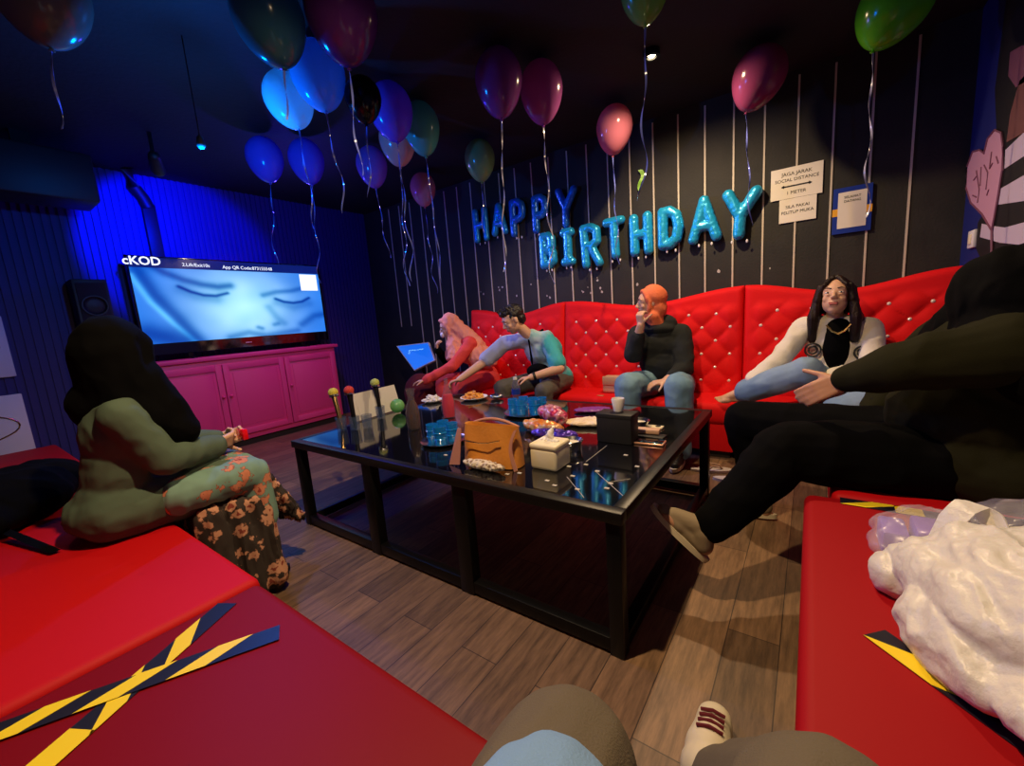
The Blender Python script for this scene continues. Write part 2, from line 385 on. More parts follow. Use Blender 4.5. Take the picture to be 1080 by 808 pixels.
def text(name, s, size, origin, xdir, nrm, m, parent, ext=0.0008, align='CENTER', bold=0.0):
    cu = bpy.data.curves.new('t', 'FONT'); cu.body = s; cu.size = size; cu.extrude = ext; cu.align_x = align; cu.align_y = 'CENTER'; cu.offset = bold; cu.resolution_u = 3
    o = bpy.data.objects.new('t', cu); C.objects.link(o); dg = bpy.context.evaluated_depsgraph_get(); dg.update()
    me = bpy.data.meshes.new_from_object(o.evaluated_get(dg)); bpy.data.objects.remove(o)
    x = V(xdir).normalized(); n = V(nrm).normalized(); y = n.cross(x)
    mt = Matrix(((x.x, y.x, n.x, origin[0]), (x.y, y.y, n.y, origin[1]), (x.z, y.z, n.z, origin[2]), (0, 0, 0, 1)))
    me.transform(mt); me.materials.clear()
    return obj(name, me, m, parent, smooth=False)
def copy_tree(o, parent=None, loc=None):
    c = o.copy(); C.objects.link(c)
    if parent is not None: c.parent = parent
    if loc is not None: c.location = V(loc)
    for ch in list(o.children): copy_tree(ch, c)
    return c

# ------------------------------------------------------------------ the room
XL, XR, YB, YN = -5.2, 0.76, 3.9, -0.95
struct('floor', bx(((XL-.1, YN-.1, -.1), (XR+.1, YB+.1, 0))), M['floor'])
struct('ceiling', bx(((XL-.1, YN-.1, CEIL), (XR+.1, YB+.1, CEIL+.1))), M['ceil'])
struct('wall_back', bx(((XL-.1, YB, 0), (XR+.1, YB+.1, CEIL))), M['wall'])
struct('wall_right', bx(((XR, YN, 0), (XR+.1, YB, CEIL))), M['bluewall'])
struct('wall_near', bx(((XL, YN-.1, 0), (XR, YN, CEIL))), M['black'])
bm = bmesh.new(); box(bm, (XL-.1, YN, 0), (XL, YB, CEIL))
y = YN+.02
while y < YB-.03:
    box(bm, (XL-.001, y, 0), (XL+.014, y+.030, CEIL)); y += .052
struct('wall_left', bm, M['slat'])
k = 0; x = -4.66
while x < 0.56:
    k += 1
    z0 = 1.12 if x < -4.3 else 0.0
    struct('trim_%d' % k, bx(((x-.006, YB-.006, z0), (x+.006, YB+.002, 2.685))), M['strip']); x += 0.2063

# ------------------------------------------------------------------ back sofa, three tufted modules
def sofa_top(t): return 1.165 + .088*(.5+.5*math.cos(2*PI*t))
def sofa(x0, x1, label):
    r = thing('sofa', label, 'sofa', ((x0+x1)/2, 3.5, 0), group='red tufted sofa modules along the back wall')
    g = .004; W = x1-x0-2*g
    bm = bmesh.new(); nx = int(W/.014); nz = 56
    def front(x, z, zt):
        p = x/.205 + z/.21; q = x/.205 - z/.21
        s = (abs(math.sin(PI*p))*abs(math.sin(PI*q)))**.45
        e = min((x-x0)/.10, (x1-x)/.10, 1, (zt-z)/.12 if zt > z else 0); e = max(e, 0)
        inz = min(1, max(0, (1.13-z)/.06))
        rnd = 0.0
        m_ = min(x-x0, x1-x, zt-z); 
        if m_ < .045: rnd = .045-math.sqrt(max(0, .045**2-(.045-m_)**2))
        base = 3.60 + .10*(z-.35)/.85
        return base - .024*s*e*inz*min(1, (x-x0)/.1) - .010 + rnd
    F = []; B = []
    for i in range(nx+1):
        x = x0+g+W*i/nx; zt = sofa_top((x-x0)/(x1-x0)); fr = []; br = []
        for j in range(nz+1):
            z = .34+(zt-.34)*(1-(1-j/nz)**1.15)
            fr.append(bm.verts.new((x, front(x, z, zt), z))); 
        F.append(fr)
        B.append([bm.verts.new((x, 3.84, .34)), bm.verts.new((x, 3.84, zt-.02)), bm.verts.new((x, 3.80, zt))])
    for i in range(nx):
        for j in range(nz): bm.faces.new((F[i][j], F[i+1][j], F[i+1][j+1], F[i][j+1]))
        bm.faces.new((F[i][nz], F[i+1][nz], B[i+1][2], B[i][2]))
        bm.faces.new((B[i][2], B[i+1][2], B[i+1][1], B[i][1])); bm.faces.new((B[i][1], B[i+1][1], B[i+1][0], B[i][0]))
        bm.faces.new((B[i][0], B[i+1][0], F[i+1][0], F[i][0]))
    for i in (0, nx): bm.faces.new(F[i][:] + [B[i][2], B[i][1], B[i][0]])
    back = obj('backrest', bm, M['red'], r)
    z = .525
    j = int(round(z/.105))
    while j*.105 < 1.10:
        z = j*.105; i = math.floor((x0+.07)/.205)-1
        while True:
            x = .205*i + (.1025 if j % 2 else 0)
            if x > x1-.07: break
            if x > x0+.07:
                b = bmesh.new(); yy = 3.60+.10*(z-.35)/.85-.012
                ell(b, (x, yy, z), (.012, .008, .012), n=10); obj('button', b, M['jewel'], back)
            i += 1
        j += 1
    sc = obj('seat', bx(((x0+g, 3.20, .27), (x1-g, 3.66, .425)), bev=.045, seg=4), M['red'], r)
    obj('base', bx(((x0+g, 3.235, .06), (x1-g, 3.82, .30)), bev=.008), M['red'], r)
    obj('plinth', bx(((x0+.03, 3.28, 0), (x1-.03, 3.80, .062))), M['plinth'], r)
sofa(-3.21, -1.985, 'leftmost red tufted sofa module, behind the man in the tie-dye shirt')
sofa(-1.985, -0.425, 'middle red tufted sofa module, behind the woman in the orange headscarf')
sofa(-0.425, 0.755, 'rightmost red tufted sofa module, behind the woman in the white jacket')

# ------------------------------------------------------------------ near and side benches
def bench(x0, x1, y0, y1, label, z=.45, group='flat red benches without backs', mm='rednear'):
    r = thing('bench', label, 'bench', ((x0+x1)/2, (y0+y1)/2, 0), group=group)
    obj('cushion', bx(((x0, y0, z-.16), (x1, y1, z)), bev=.028, seg=4), M[mm], r)
    obj('base', bx(((x0+.03, y0+.03, .04), (x1-.03, y1-.03, z-.155))), M['plinth'], r)
bench(-1.285, -0.02, YN+.03, .445, 'red bench nearest the viewer with two crossed hazard tape strips', mm='redshaded')
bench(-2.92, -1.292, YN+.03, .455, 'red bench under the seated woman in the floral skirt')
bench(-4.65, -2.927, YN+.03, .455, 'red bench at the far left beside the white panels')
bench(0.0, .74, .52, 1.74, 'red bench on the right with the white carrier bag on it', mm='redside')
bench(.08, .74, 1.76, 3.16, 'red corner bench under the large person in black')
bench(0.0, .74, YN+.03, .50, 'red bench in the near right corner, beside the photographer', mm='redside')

def tape(a, b, label, first_black=True, w=.027, z=.4515, n=None, L=.15):
    """hazard tape lying flat, black with slanted yellow bands"""
    a = V((a[0], a[1], z)); b = V((b[0], b[1], z)); d = (b-a).normalized(); s = V((-d.y, d.x, 0))*w; tot = (b-a).length
    r = thing('hazard_tape', label, 'tape', a, group='yellow and black hazard tape strips on the benches')
    bm = bmesh.new(); poly(bm, [a+s, a-s, b-s, b+s], (0, 0, .0008)); obj('backing', bm, M['tapeblack'], r, smooth=False)
    t = L*(.45 if first_black else 0); bm = bmesh.new()
    while t < tot-.03:
        p = a+d*t; sk = d*.085; e = min(L*.55, tot-t-.03)
        up = V((0, 0, .0009)); poly(bm, [p+s+sk+up, p-s+up, p-s+d*e+up, p+s+d*e+sk+up] if t+e+.085 < tot else [p+s+up, p-s+up, p-s+d*e+up, p+s+d*e+up], (0, 0, .0006)); t += L*1.15
    obj('yellow_band', bm, M['yellow'], r, smooth=False)
def z45(x, y): p = onz(x, y, .45); return (p.x, p.y)
tape(z45(240, 637), (-1.02, -.06), 'hazard tape strip whose far end is nearest the bench seam', L=.125)
tape(z45(295, 668), (-1.25, -.11), 'hazard tape strip whose far end reaches furthest right, crossing the other', z=.4532, L=.125)
tape(z45(922, 668), (.36, .80), 'hazard tape strip running under the white carrier bag', L=.22, first_black=False)
tape((.10, 1.735-.03), (.36, 1.70), 'hazard tape strip at the far end of the right bench', L=.12, first_black=False)

# ------------------------------------------------------------------ low table
TX0, TX1, TY0, TY1, TZ = -2.47, -.455, 1.145, 2.60, .525
r = thing('coffee_table', 'large low black table with a glossy glass top and square steel frame', 'table', ((TX0+TX1)/2, (TY0+TY1)/2, 0))
obj('glass_top', bx(((TX0+.045, TY0+.045, TZ-.014), (TX1-.045, TY1-.045, TZ-.001))), M['glossblack'], r)
bm = bmesh.new()
for lo, hi in [((TX0, TY0, TZ-.04), (TX1, TY0+.045, TZ)), ((TX0, TY1-.045, TZ-.04), (TX1, TY1, TZ)), ((TX0, TY0+.045, TZ-.04), (TX0+.045, TY1-.045, TZ)), ((TX1-.045, TY0+.045, TZ-.04), (TX1, TY1-.045, TZ)),
               ((-1.80, TY0+.045, TZ-.04), (-1.76, TY1-.045, TZ-.0145)), ((-1.17, TY0+.045, TZ-.04), (-1.13, TY1-.045, TZ-.0145))]: box(bm, lo, hi, .003)
obj('top_frame', bm, M['rim'], r)
for yy in (TY0+.01, TY1-.06):
    for i, xx in enumerate((TX0+.01, -1.81, -1.19, TX1-.06)):
        wd = .05 if i in (0, 3) else .075
        obj('leg', bx(((xx, yy, .0), (xx+wd, yy+.05, TZ-.04)), bev=.004), M['blackmetal'], r)
for yy in (TY0+.01, TY1-.06):
    obj('rail', bx(((TX0+.06, yy+.003, .012), (TX1-.06, yy+.047, .062)), bev=.003), M['blackmetal'], r)
for xx in (TX0+.013, TX1-.057):
    obj('rail', bx(((xx, TY0+.06, .012), (xx+.044, TY1-.06, .062)), bev=.003), M['blackmetal'], r)
bm = bmesh.new()
for px, py in [(604, 502), (630, 497), (644, 510), (609, 516), (618, 490), (672, 492), (640, 515), (600, 492), (577, 507), (470, 480), (548, 499), (535, 500), (585, 512), (660, 480)]:
    p = onz(px, py, TZ); a = random.uniform(0, 1)
    box(bm, (p.x-.009, p.y-.006, TZ-.001), (p.x+.009, p.y+.006, TZ+.0012), bev=.0005, seg=1)
for (a, b) in [((598, 503), (616, 525)), ((628, 497), (657, 523)), ((618, 487), (640, 470)), ((640, 509), (665, 505))]:
    tube(bm, [onz(*a, TZ), onz(*b, TZ)], .0011, 5)
obj('pale_mark', bm, M['confetti'], r)  # small pale squares and thin lines on the glass top

# ------------------------------------------------------------------ television wall
XC = -4.85
r = thing('tv_cabinet', 'long pink painted cabinet with three panelled doors under the television', 'cabinet', (-5.0, 2.0, 0))
cy0, cy1, ct = 1.03, 2.97, .975
obj('body', bx(((XL+.02, cy0+.02, .07), (XC, cy1-.02, ct-.04)), bev=.004), M['cab'], r)
obj('worktop', bx(((XL+.02, cy0-.02, ct-.04), (XC+.03, cy1+.02, ct)), bev=.008), M['cab'], r)
obj('plinth', bx(((XL+.02, cy0+.05, 0), (XC-.03, cy1-.05, .07))), M['plinth'], r)
dw = (cy1-cy0-.12)/3
for i in range(3):
    y0 = cy0+.05+i*(dw+.01); y1 = y0+dw
    bm = bmesh.new(); box(bm, (XC-.002, y0, .13), (XC+.016, y1, ct-.09), .003)
    for lo, hi in [((y0, .13), (y0+.055, ct-.09)), ((y1-.055, .13), (y1, ct-.09)), ((y0+.055, .13), (y1-.055, .19)), ((y0+.055, ct-.15), (y1-.055, ct-.09))]:
        box(bm, (XC+.010, lo[0]+.0, lo[1]), (XC+.028, hi[0], hi[1]), .003)
    box(bm, (XC+.012, y0+.085, .22), (XC+.020, y1-.085, ct-.18), .006)
    d = obj('door', bm, M['cab'], r)
    ky = y1-.03 if i == 0 else y0+.03
    b = bmesh.new(); cap(b, (XC+.024, ky, .56), (XC+.045, ky, .56), .006, .016); obj('knob', b, M['cab'], d)
r = thing('television', 'wide flat television showing a blue-lit face with closed eyes', 'television', (-5.0, 2.1, ct))
TVX = -5.02; ty0, ty1 = 1.165, 2.995; tz0, tz1 = 1.035, 1.95
obj('case', bx(((TVX-.05, ty0, tz0), (TVX-.008, ty1, tz1)), bev=.008), M['blackmetal'], r)
obj('bezel', bx(((TVX-.01, ty0, tz0), (TVX, ty1, tz0+.10)), ((TVX-.01, ty0, tz1-.012), (TVX, ty1, tz1)), ((TVX-.01, ty0, tz0), (TVX, ty0+.015, tz1)), ((TVX-.01, ty1-.015, tz0), (TVX, ty1, tz1))), M['glossblack'], r)
for yy in (1.5, 2.65):
    obj('foot', bx(((TVX-.10, yy, ct+.001), (TVX+.10, yy+.04, ct+.014)), ((TVX-.04, yy, ct+.005), (TVX-.015, yy+.04, tz0+.02)), bev=.003), M['blackmetal'], r)
# screen picture: emissive vertex colours on the panel
bm = bmesh.new(); cl = bm.loops.layers.float_color.new('pic')
sy0, sy1, sz0, sz1 = ty0+.018, ty1-.018, tz0+.105, tz1-.105
NX, NZ = 150, 60
def seg(u, v, pts, wd):
    best = 9
    for (a, b) in zip(pts, pts[1:]):
        ax, ay = a; bx_, by = b; dx, dy = (bx_-ax)*1.9, by-ay; px, py = (u-ax)*1.9, v-ay
        t = max(0, min(1, (px*dx+py*dy)/(dx*dx+dy*dy))); best = min(best, math.hypot(px-t*dx, py-t*dy))
    return math.exp(-(best/wd)**2)
def pic(u, v):   # u left to right, v top to bottom
    s = 1-seg(u, v, [(.08, -.05), (.14, .06), (.22, .15), (.30, .21), (.38, .24), (.44, .22)], .05)*.65
    s *= 1-seg(u, v, [(.19, .24), (.24, .31), (.30, .36), (.36, .37), (.42, .33)], .022)*.85
    s *= 1-seg(u, v, [(.20, .28), (.27, .38), (.36, .42)], .07)*.3
    s *= 1-seg(u, v, [(.62, .36), (.70, .31), (.80, .29), (.92, .22)], .04)*.5
    s *= 1-seg(u, v, [(.69, .42), (.74, .47), (.80, .49), (.86, .47), (.91, .41)], .022)*.85
    s *= 1-seg(u, v, [(.70, .48), (.80, .56), (.90, .5)], .07)*.3
    s *= 1-seg(u, v, [(.56, .86), (.58, .88)], .03)*.5
    s *= 1-seg(u, v, [(.66, .83), (.68, .82)], .035)*.45
    s *= 1-seg(u, v, [(.64, .55), (.68, .72), (.72, .82)], .05)*.3
    s *= 1-seg(u, v, [(.02, -.05), (.08, .35), (.16, .66), (.25, 1.05)], .07)*.6
    s *= 1-seg(u, v, [(.02, .85), (.10, .93), (.16, 1.0)], .14)*.65
    s *= 1-seg(u, v, [(.84, .85), (.93, .72), (1.0, .70)], .06)*.5
    s *= 1-seg(u, v, [(.40, .98), (.50, .93), (.60, 1.0), (.80, .95)], .05)*.45
    g = math.exp(-((u-.5)/.26)**2-((v-.55)/.55)**2)
    g2 = seg(u, v, [(.0, .1), (.06, .45), (.14, .75), (.22, 1.0)], .03)*.35
    s *= .93+.12*noise.noise(V((u*9, v*4, 2)))
    c = (.02+.42*g+g2*.3, .18+.62*g+g2, .72+.25*g+g2)
    s2 = s**1.2
    return (c[0]*s2*s, c[1]*s2, c[2]*(.25+.75*s))
gv = [[bm.verts.new((TVX-.002, sy0+(sy1-sy0)*i/NX, sz1-(sz1-sz0)*j/NZ)) for j in range(NZ+1)] for i in range(NX+1)]
for i in range(NX):
    for j in range(NZ):
        f = bm.faces.new((gv[i][j], gv[i][j+1], gv[i+1][j+1], gv[i+1][j]))
        for lp, (a, b) in zip(f.loops, ((i, j), (i, j+1), (i+1, j+1), (i+1, j))): lp[cl] = (*pic(a/NX, b/NZ), 1)
ms = bpy.data.materials.new('lit_picture'); ms.use_nodes = True; nt = ms.node_tree; at = nt.nodes.new('ShaderNodeAttribute'); at.attribute_name = 'pic'
P = nt.nodes['Principled BSDF']; P.inputs['Base Color'].default_value = (0, 0, 0, 1); P.inputs['Roughness'].default_value = .2
nt.links.new(at.outputs['Color'], P.inputs['Emission Color']); P.inputs['Emission Strength'].default_value = 1.3
scr = obj('screen', bm, ms, r, label='lit screen showing a close-up blue face with closed eyes')
band = obj('screen_band', bx(((TVX-.003, sy0, sz1), (TVX-.001, sy1, tz1-.012))), M['tvbar'], r)
zc = (sz1+tz1-.012)/2
text('logo', 'cKOD', .105, (TVX+.0005, sy0+.10, zc+.01), (0, 1, 0), (1, 0, 0), M['whitetext'], r, bold=.002)
text('caption', '2.Lift/Exit10s', .045, (TVX+.0005, sy0+.52, zc-.006), (0, 1, 0), (1, 0, 0), M['whitetext'], r)
text('caption', 'App QR Code:873155548', .047, (TVX+.0005, sy0+1.0, zc-.012), (0, 1, 0), (1, 0, 0), M['whitetext'], r)
obj('code_panel', bx(((TVX-.001, sy1-.24, sz1-.20), (TVX+.0008, sy1-.03, sz1-.01))), M['whitetext'], r, label='blank white square in the corner of the screen')
obj('logo_mark', bx(((TVX, 2.03, tz0+.045), (TVX+.001, 2.09, tz0+.052))), M['white'], r)
# tall speaker beside the television
r = thing('tower_speaker', 'dark tall speaker standing left of the television', 'speaker', (-5.05, 1.0, 0))
obj('cabinet', bx(((-5.16, .78, 0), (-4.95, 1.0, 1.72)), bev=.01), M['black'], r)
obj('grille', bx(((-4.951, .80, .5), (-4.94, .985, 1.69)), bev=.004), M['speaker'], r)
for zz in (1.5, 1.2):
    b = bmesh.new(); lathe(b, [(0, .004), (.02, .002), (.06, -.006), (.075, .008), (.085, .008), (.085, 0)], n=24)
    for v in b.verts: v.co = V((-4.936+v.co.z, .892+v.co.x, zz+v.co.y))
    obj('driver', b, M['black'], r)
# ceiling hung speaker and duct above the television
r = thing('hanging_speaker', 'black box speaker hung from the ceiling, top left above the television', 'speaker', (-4.6, .75, 2.2))
obj('cabinet', bx(((-4.85, .30, 2.25), (-4.50, .98, 2.60)), bev=.02), M['black'], r)
obj('bracket', bx(((-4.7, .6, 2.59), (-4.64, .7, CEIL))), M['blackmetal'], r)
r = thing('wall_duct', 'black duct running down the blue-lit wall behind the television', 'duct', (XL+.05, 1.46, 1.9))
obj('channel', bx(((XL+.016, 1.40, 1.80), (XL+.06, 1.50, 2.45)), bev=.006), M['black'], r)
bm = bmesh.new(); tube(bm, [(XL+.05, 1.45, 2.42), (XL+.06, 1.42, 2.5), (XL+.09, 1.36, 2.58), (XL+.12, 1.33, CEIL-.001)], .05, 10); obj('flexible_pipe', bm, M['black'], r)
# stage lamp that throws the blue wash
r = thing('stage_lamp', 'small black stage lamp hung under the ceiling, aimed at the blue wall', 'lamp', (-4.12, 1.25, 2.5))
bm = bmesh.new(); cap(bm, (-4.17, 1.28, 2.475), (-4.06, 1.24, 2.53), .05, .04); obj('housing', bm, M['black'], r)
obj('yoke', bx(((-4.12, 1.24, 2.54), (-4.10, 1.26, CEIL))), M['blackmetal'], r)
r = thing('added_blue_lamp', 'small blue lamp added among the balloons to light them, on a thin cable', 'lamp', SBB)  # body and cable for the added balloon light
bm = bmesh.new(); q_ = V(SBB)+V((0, 0, .05)); cap(bm, q_, q_+V((0, 0, .03)), .022, .016); obj('housing', bm, M['black'], r)
bm = bmesh.new(); tube(bm, [q_+V((0, 0, .03)), V((q_.x, q_.y, CEIL))], .003, 6); obj('cable', bm, M['black'], r)
# ornate white panels low on the far left wall
def ornate(y0, y1, z0, z1, label):
    r = thing('ornate_panel', label, 'panel', (XL+.05, (y0+y1)/2, z0), group='white ornate panels on the left wall')
    obj('board', bx(((XL+.016, y0, z0), (XL+.04, y1, z1)), bev=.008), M['cardwhite'], r)
    bm = bmesh.new(); X = XL+.042; yc = (y0+y1)/2; zc = (z0+z1)/2; W = (y1-y0)*.42; H = (z1-z0)*.4
    pts = []
    for i in range(49):
        t = 2*PI*i/48; rr = 1+.14*math.cos(4*t); pts.append((X, yc+W*rr*math.cos(t)*.9, zc+H*rr*math.sin(t)*.9))
    tube(bm, pts, .006, 6)
    for s in (-1, 1):
        tube(bm, [(X, yc+s*W*(.25+.35*(1-i/14))*math.cos(i*.55), zc+H*(.6*(1-i/14))*math.sin(i*.55)) for i in range(14)], .004, 6)
    obj('scroll_moulding', bm, M['goldmetal'], r)
ornate(-.35, .385, .34, .83, 'lower white ornate panel with curled moulding on the left wall')
ornate(-.35, .385, .97, 1.45, 'upper white ornate panel with curled moulding on the left wall')

# ------------------------------------------------------------------ things on the back wall
YW = YB-.008
def ypaper(name, x0, x1, z0, z1, m, y=YW, th=.003, parent=None): return obj(name, bx(((x0, y-th, z0), (x1, y, z1))), m, parent, smooth=False)
r = thing('notice', 'larger cream paper notice with a double-headed arrow on the black wall', 'notice', (-.12, YW, 1.86), group='paper notices on the black wall')
ypaper('sheet', -.28, .036, 1.860, 2.078, M['paper'], parent=r)
text('lettering', 'JAGA JARAK', .034, (-.12, YW-.0035, 2.032), (1, 0, 0), (0, -1, 0), M['ink'], r)
text('lettering', 'SOCIAL DISTANCE', .032, (-.12, YW-.0035, 1.99), (1, 0, 0), (0, -1, 0), M['ink'], r)
text('lettering', '1 METER', .032, (-.12, YW-.0035, 1.90), (1, 0, 0), (0, -1, 0), M['ink'], r)
bm = bmesh.new(); ya = YW-.0045
box(bm, (-.205, ya, 1.941), (-.035, ya+.001, 1.951))
poly(bm, [(-.215, ya, 1.946), (-.195, ya, 1.958), (-.195, ya, 1.934)], (0, .001, 0)); poly(bm, [(-.025, ya, 1.946), (-.045, ya, 1.958), (-.045, ya, 1.934)], (0, .001, 0))
obj('arrow', bm, M['ink'], r, smooth=False)
r = thing('notice', 'smaller cream paper notice taped just below the arrow notice', 'notice', (-.11, YW, 1.69), group='paper notices on the black wall')
ypaper('sheet', -.222, .005, 1.690, 1.858, M['paper'], parent=r)
text('lettering', 'SILA PAKAI', .030, (-.11, YW-.0035, 1.80), (1, 0, 0), (0, -1, 0), M['ink'], r)
text('lettering', 'PELITUP MUKA', .030, (-.11, YW-.0035, 1.76), (1, 0, 0), (0, -1, 0), M['ink'], r)
r = thing('framed_notice', 'blue framed notice with orange side tabs right of the paper notices', 'notice', (.205, YW, 1.56))
ypaper('frame', .10, .312, 1.555, 1.862, M['blueframe'], th=.012, parent=r)
ypaper('sheet', .128, .284, 1.59, 1.83, M['paper'], y=YW-.012, th=.002, parent=r)
for a, b in ((.098, .128), (.284, .314)): ypaper('tab', a, b, 1.675, 1.725, M['orange'], y=YW-.012, th=.0015, parent=r)
text('lettering', 'SELAMAT', .022, (.206, YW-.0145, 1.795), (1, 0, 0), (0, -1, 0), M['ink'], r)
text('lettering', 'DATANG', .022, (.206, YW-.0145, 1.768), (1, 0, 0), (0, -1, 0), M['ink'], r)
bm = bmesh.new(); strip(bm, [(-1.26+.02*math.sin(i*.5), YW-.012-.008*math.cos(i), 2.33-.015*i) for i in range(12)], lambda i: V((.018*(1-.05*i), .006, 0)))
solo('ribbon_scrap', bm, M['neon'], 'short neon green ribbon scrap stuck on the black wall above the letters', 'ribbon')
bm = bmesh.new()
for i, (px, py) in enumerate([(507, 308), (510, 310), (526, 303), (527, 306), (530, 303), (577, 312), (580, 314), (614, 307), (615, 308), (620, 303), (623, 309), (630, 293), (630, 296), (633, 304), (635, 308), (672, 300), (758, 286), (812, 283), (560, 300), (545, 312)]):
    p = ony(px, py, YB); s = random.uniform(.006, .016)
    pts = [(p.x+s*random.uniform(.5, 1)*math.cos(a), YB-.0025, p.z+s*random.uniform(.6, 1.3)*math.sin(a)) for a in [k*PI/3 for k in range(6)]]
    poly(bm, pts, (0, .002, 0))
tagit(obj('paint_chips', bm, M['confetti'], smooth=False), 'small pale chipped paint marks on the black wall above the sofa', 'paint marks', kind='stuff')

# foil letters
STROKES = {
 'H': [[(0, 0), (0, 1)], [(1, 0), (1, 1)], [(0, .5), (1, .5)]],
 'A': [[(0, 0), (.5, 1)], [(.5, 1), (1, 0)], [(.22, .32), (.78, .32)]],
 'P': [[(0, 0), (0, 1)], [(0, 1), (.55, 1), (.9, .9), (1, .72), (.9, .52), (.55, .44), (0, .44)]],
 'Y': [[(0, 1), (.5, .45)], [(1, 1), (.5, .45)], [(.5, .45), (.5, 0)]],
 'B': [[(0, 0), (0, 1)], [(0, 1), (.55, 1), (.88, .9), (.88, .62), (.5, .52), (0, .52)], [(.5, .52), (.95, .4), (.98, .12), (.6, 0), (0, 0)]],
 'I': [[(.5, 0), (.5, 1)], [(.1, 0), (.9, 0)], [(.1, 1), (.9, 1)]],
 'R': [[(0, 0), (0, 1)], [(0, 1), (.55, 1), (.95, .9), (.95, .6), (.55, .5), (0, .5)], [(.45, .5), (1, 0)]],
 'T': [[(.5, 0), (.5, 1)], [(0, 1), (1, 1)]],
 'D': [[(0, 0), (0, 1)], [(0, 1), (.45, 1), (.85, .85), (1, .5), (.85, .15), (.45, 0), (0, 0)]]}
def letter(ch, x, zb, zt, wd, label, m, tilt=0.0, rad=.034, group=None):
    Y0 = YB-.055; rs = rad*1.24
    bm = bmesh.new(); cx = x; h = zt-zb-2*rs
    def pt(u, v):
        dx = (u-.5)*(wd-2*rs); dz = rs+v*h-(zt-zb)/2
        return V((cx+dx*math.cos(tilt)-dz*math.sin(tilt), Y0, (zb+zt)/2+dz*math.cos(tilt)+dx*math.sin(tilt)))
    for st in STROKES[ch]:
        for a, b in zip(st, st[1:]): cap(bm, pt(*a), pt(*b), rs, rs, n=12)
    me = blob(bm, .008, 3, fold=.003, fscale=28, seed=int(x*10))
    r = thing('foil_letter_balloon', label, 'foil balloon', (x, Y0, zb), group=group)
    obj('foil', me, m, r)
    b = bmesh.new()
    for s in ((-.25, 0), (.3, 0)):
        q = pt(.5+s[0], 0)+V((0, -.005, -rs-.012)); ell(b, q, (.008, .004, .014), n=8)
    obj('filling_tab', b, M['white'], r)
G1 = 'foil letters of the word HAPPY'; G2 = 'foil letters of the word BIRTHDAY'
F1, F2 = M['foil'], M['foilbluelit']
letter('H', -3.06, 2.00, 2.375, .21, 'blue foil letter H at the start of HAPPY', F1, .02, .030, G1)
letter('A', -2.80, 2.03, 2.375, .22, 'blue foil letter A in HAPPY', F1, 0, .030, G1)
letter('P', -2.555, 1.98, 2.37, .20, 'blue foil letter P with blue light in its colour, the first P of HAPPY', F2, 0, .032, G1)
letter('P', -2.275, 1.97, 2.35, .20, 'blue foil letter P with blue light in its colour, the second P of HAPPY', F2, 0, .032, G1)
letter('Y', -1.985, 1.97, 2.35, .24, 'blue foil letter Y with blue light in its colour, ending the word HAPPY', F2, -.06, .030, G1)
letter('B', -2.21, 1.60, 1.97, .20, 'blue foil letter B at the start of BIRTHDAY', F1, 0, .036, G2)
letter('I', -1.985, 1.60, 1.97, .18, 'blue foil letter I in BIRTHDAY', F1, 0, .036, G2)
letter('R', -1.735, 1.55, 1.97, .22, 'blue foil letter R in BIRTHDAY', F1, .05, .034, G2)
letter('T', -1.50, 1.60, 1.98, .22, 'blue foil letter T in BIRTHDAY', F1, .04, .033, G2)
letter('H', -1.255, 1.595, 1.97, .21, 'blue foil letter H in the middle of BIRTHDAY', F1, .02, .035, G2)
letter('D', -1.00, 1.615, 1.975, .22, 'blue foil letter D in BIRTHDAY', F1, 0, .036, G2)
letter('A', -.735, 1.625, 2.0, .26, 'blue foil letter A in BIRTHDAY', F1, .02, .034, G2)
letter('Y', -.475, 1.61, 2.0, .28, 'blue foil letter Y ending the word BIRTHDAY', F1, -.06, .036, G2)

# right wall: mural and switch
XM = XR-.004
r = thing('mural', 'painted mural of a striped top and a pink heart on the blue right wall', 'mural', (XM, 3.3, 1.2))
def wy(px, py): p = onx(px, py, XM); return (XM, p.y, p.z)
bm = bmesh.new(); poly(bm, [wy(*q) for q in [(1062, 0), (1078, -4), (1120, 0), (1125, 285), (1040, 283), (1030, 262), (1032, 235), (1044, 215), (1052, 140), (1050, 95)]], (-.003, 0, 0)); obj('dark_figure', bm, M['black'], r, smooth=False)
XM2 = XM-.004
def wy2(px, py, X=XM2): p = onx(px, py, X); return (X, p.y, p.z)
bm = bmesh.new()
for pts in [[(1061, 158), (1080, 140), (1100, 135), (1100, 158), (1080, 165), (1060, 178)], [(1054, 200), (1080, 185), (1100, 183), (1100, 208), (1080, 212), (1052, 216)], [(1036, 236), (1045, 238), (1060, 240), (1090, 232), (1100, 250), (1075, 258), (1055, 256), (1034, 250)]]:
    poly(bm, [wy2(*q) for q in pts], (-.002, 0, 0))
obj('white_stripe', bm, M['muralwhite'], r, smooth=False)
bm = bmesh.new(); poly(bm, [wy2(*q) for q in [(1076, 85), (1100, 60), (1100, 132), (1080, 140), (1062, 150), (1066, 120)]], (-.002, 0, 0)); obj('brown_arm', bm, M['muralskin'], r, smooth=False)
bm = bmesh.new(); poly(bm, [wy2(*q) for q in [(1066, 55), (1078, 48), (1100, 45), (1100, 75), (1072, 92), (1064, 80)]], (-.002, 0, 0)); obj('plum_shape', bm, M['muralplum'], r, smooth=False)
H_ = [(1046, 243), (1036, 226), (1024, 214), (1019, 198), (1020, 176), (1026, 160), (1033, 158), (1038, 162), (1042, 146), (1049, 137), (1056, 140), (1058, 155), (1057, 180), (1053, 205), (1049, 228)]
bm = bmesh.new(); poly(bm, [wy2(q[0], q[1], XM-.007) for q in H_], (-.003, 0, 0)); obj('heart', bm, M['muralpink'], r, smooth=False)
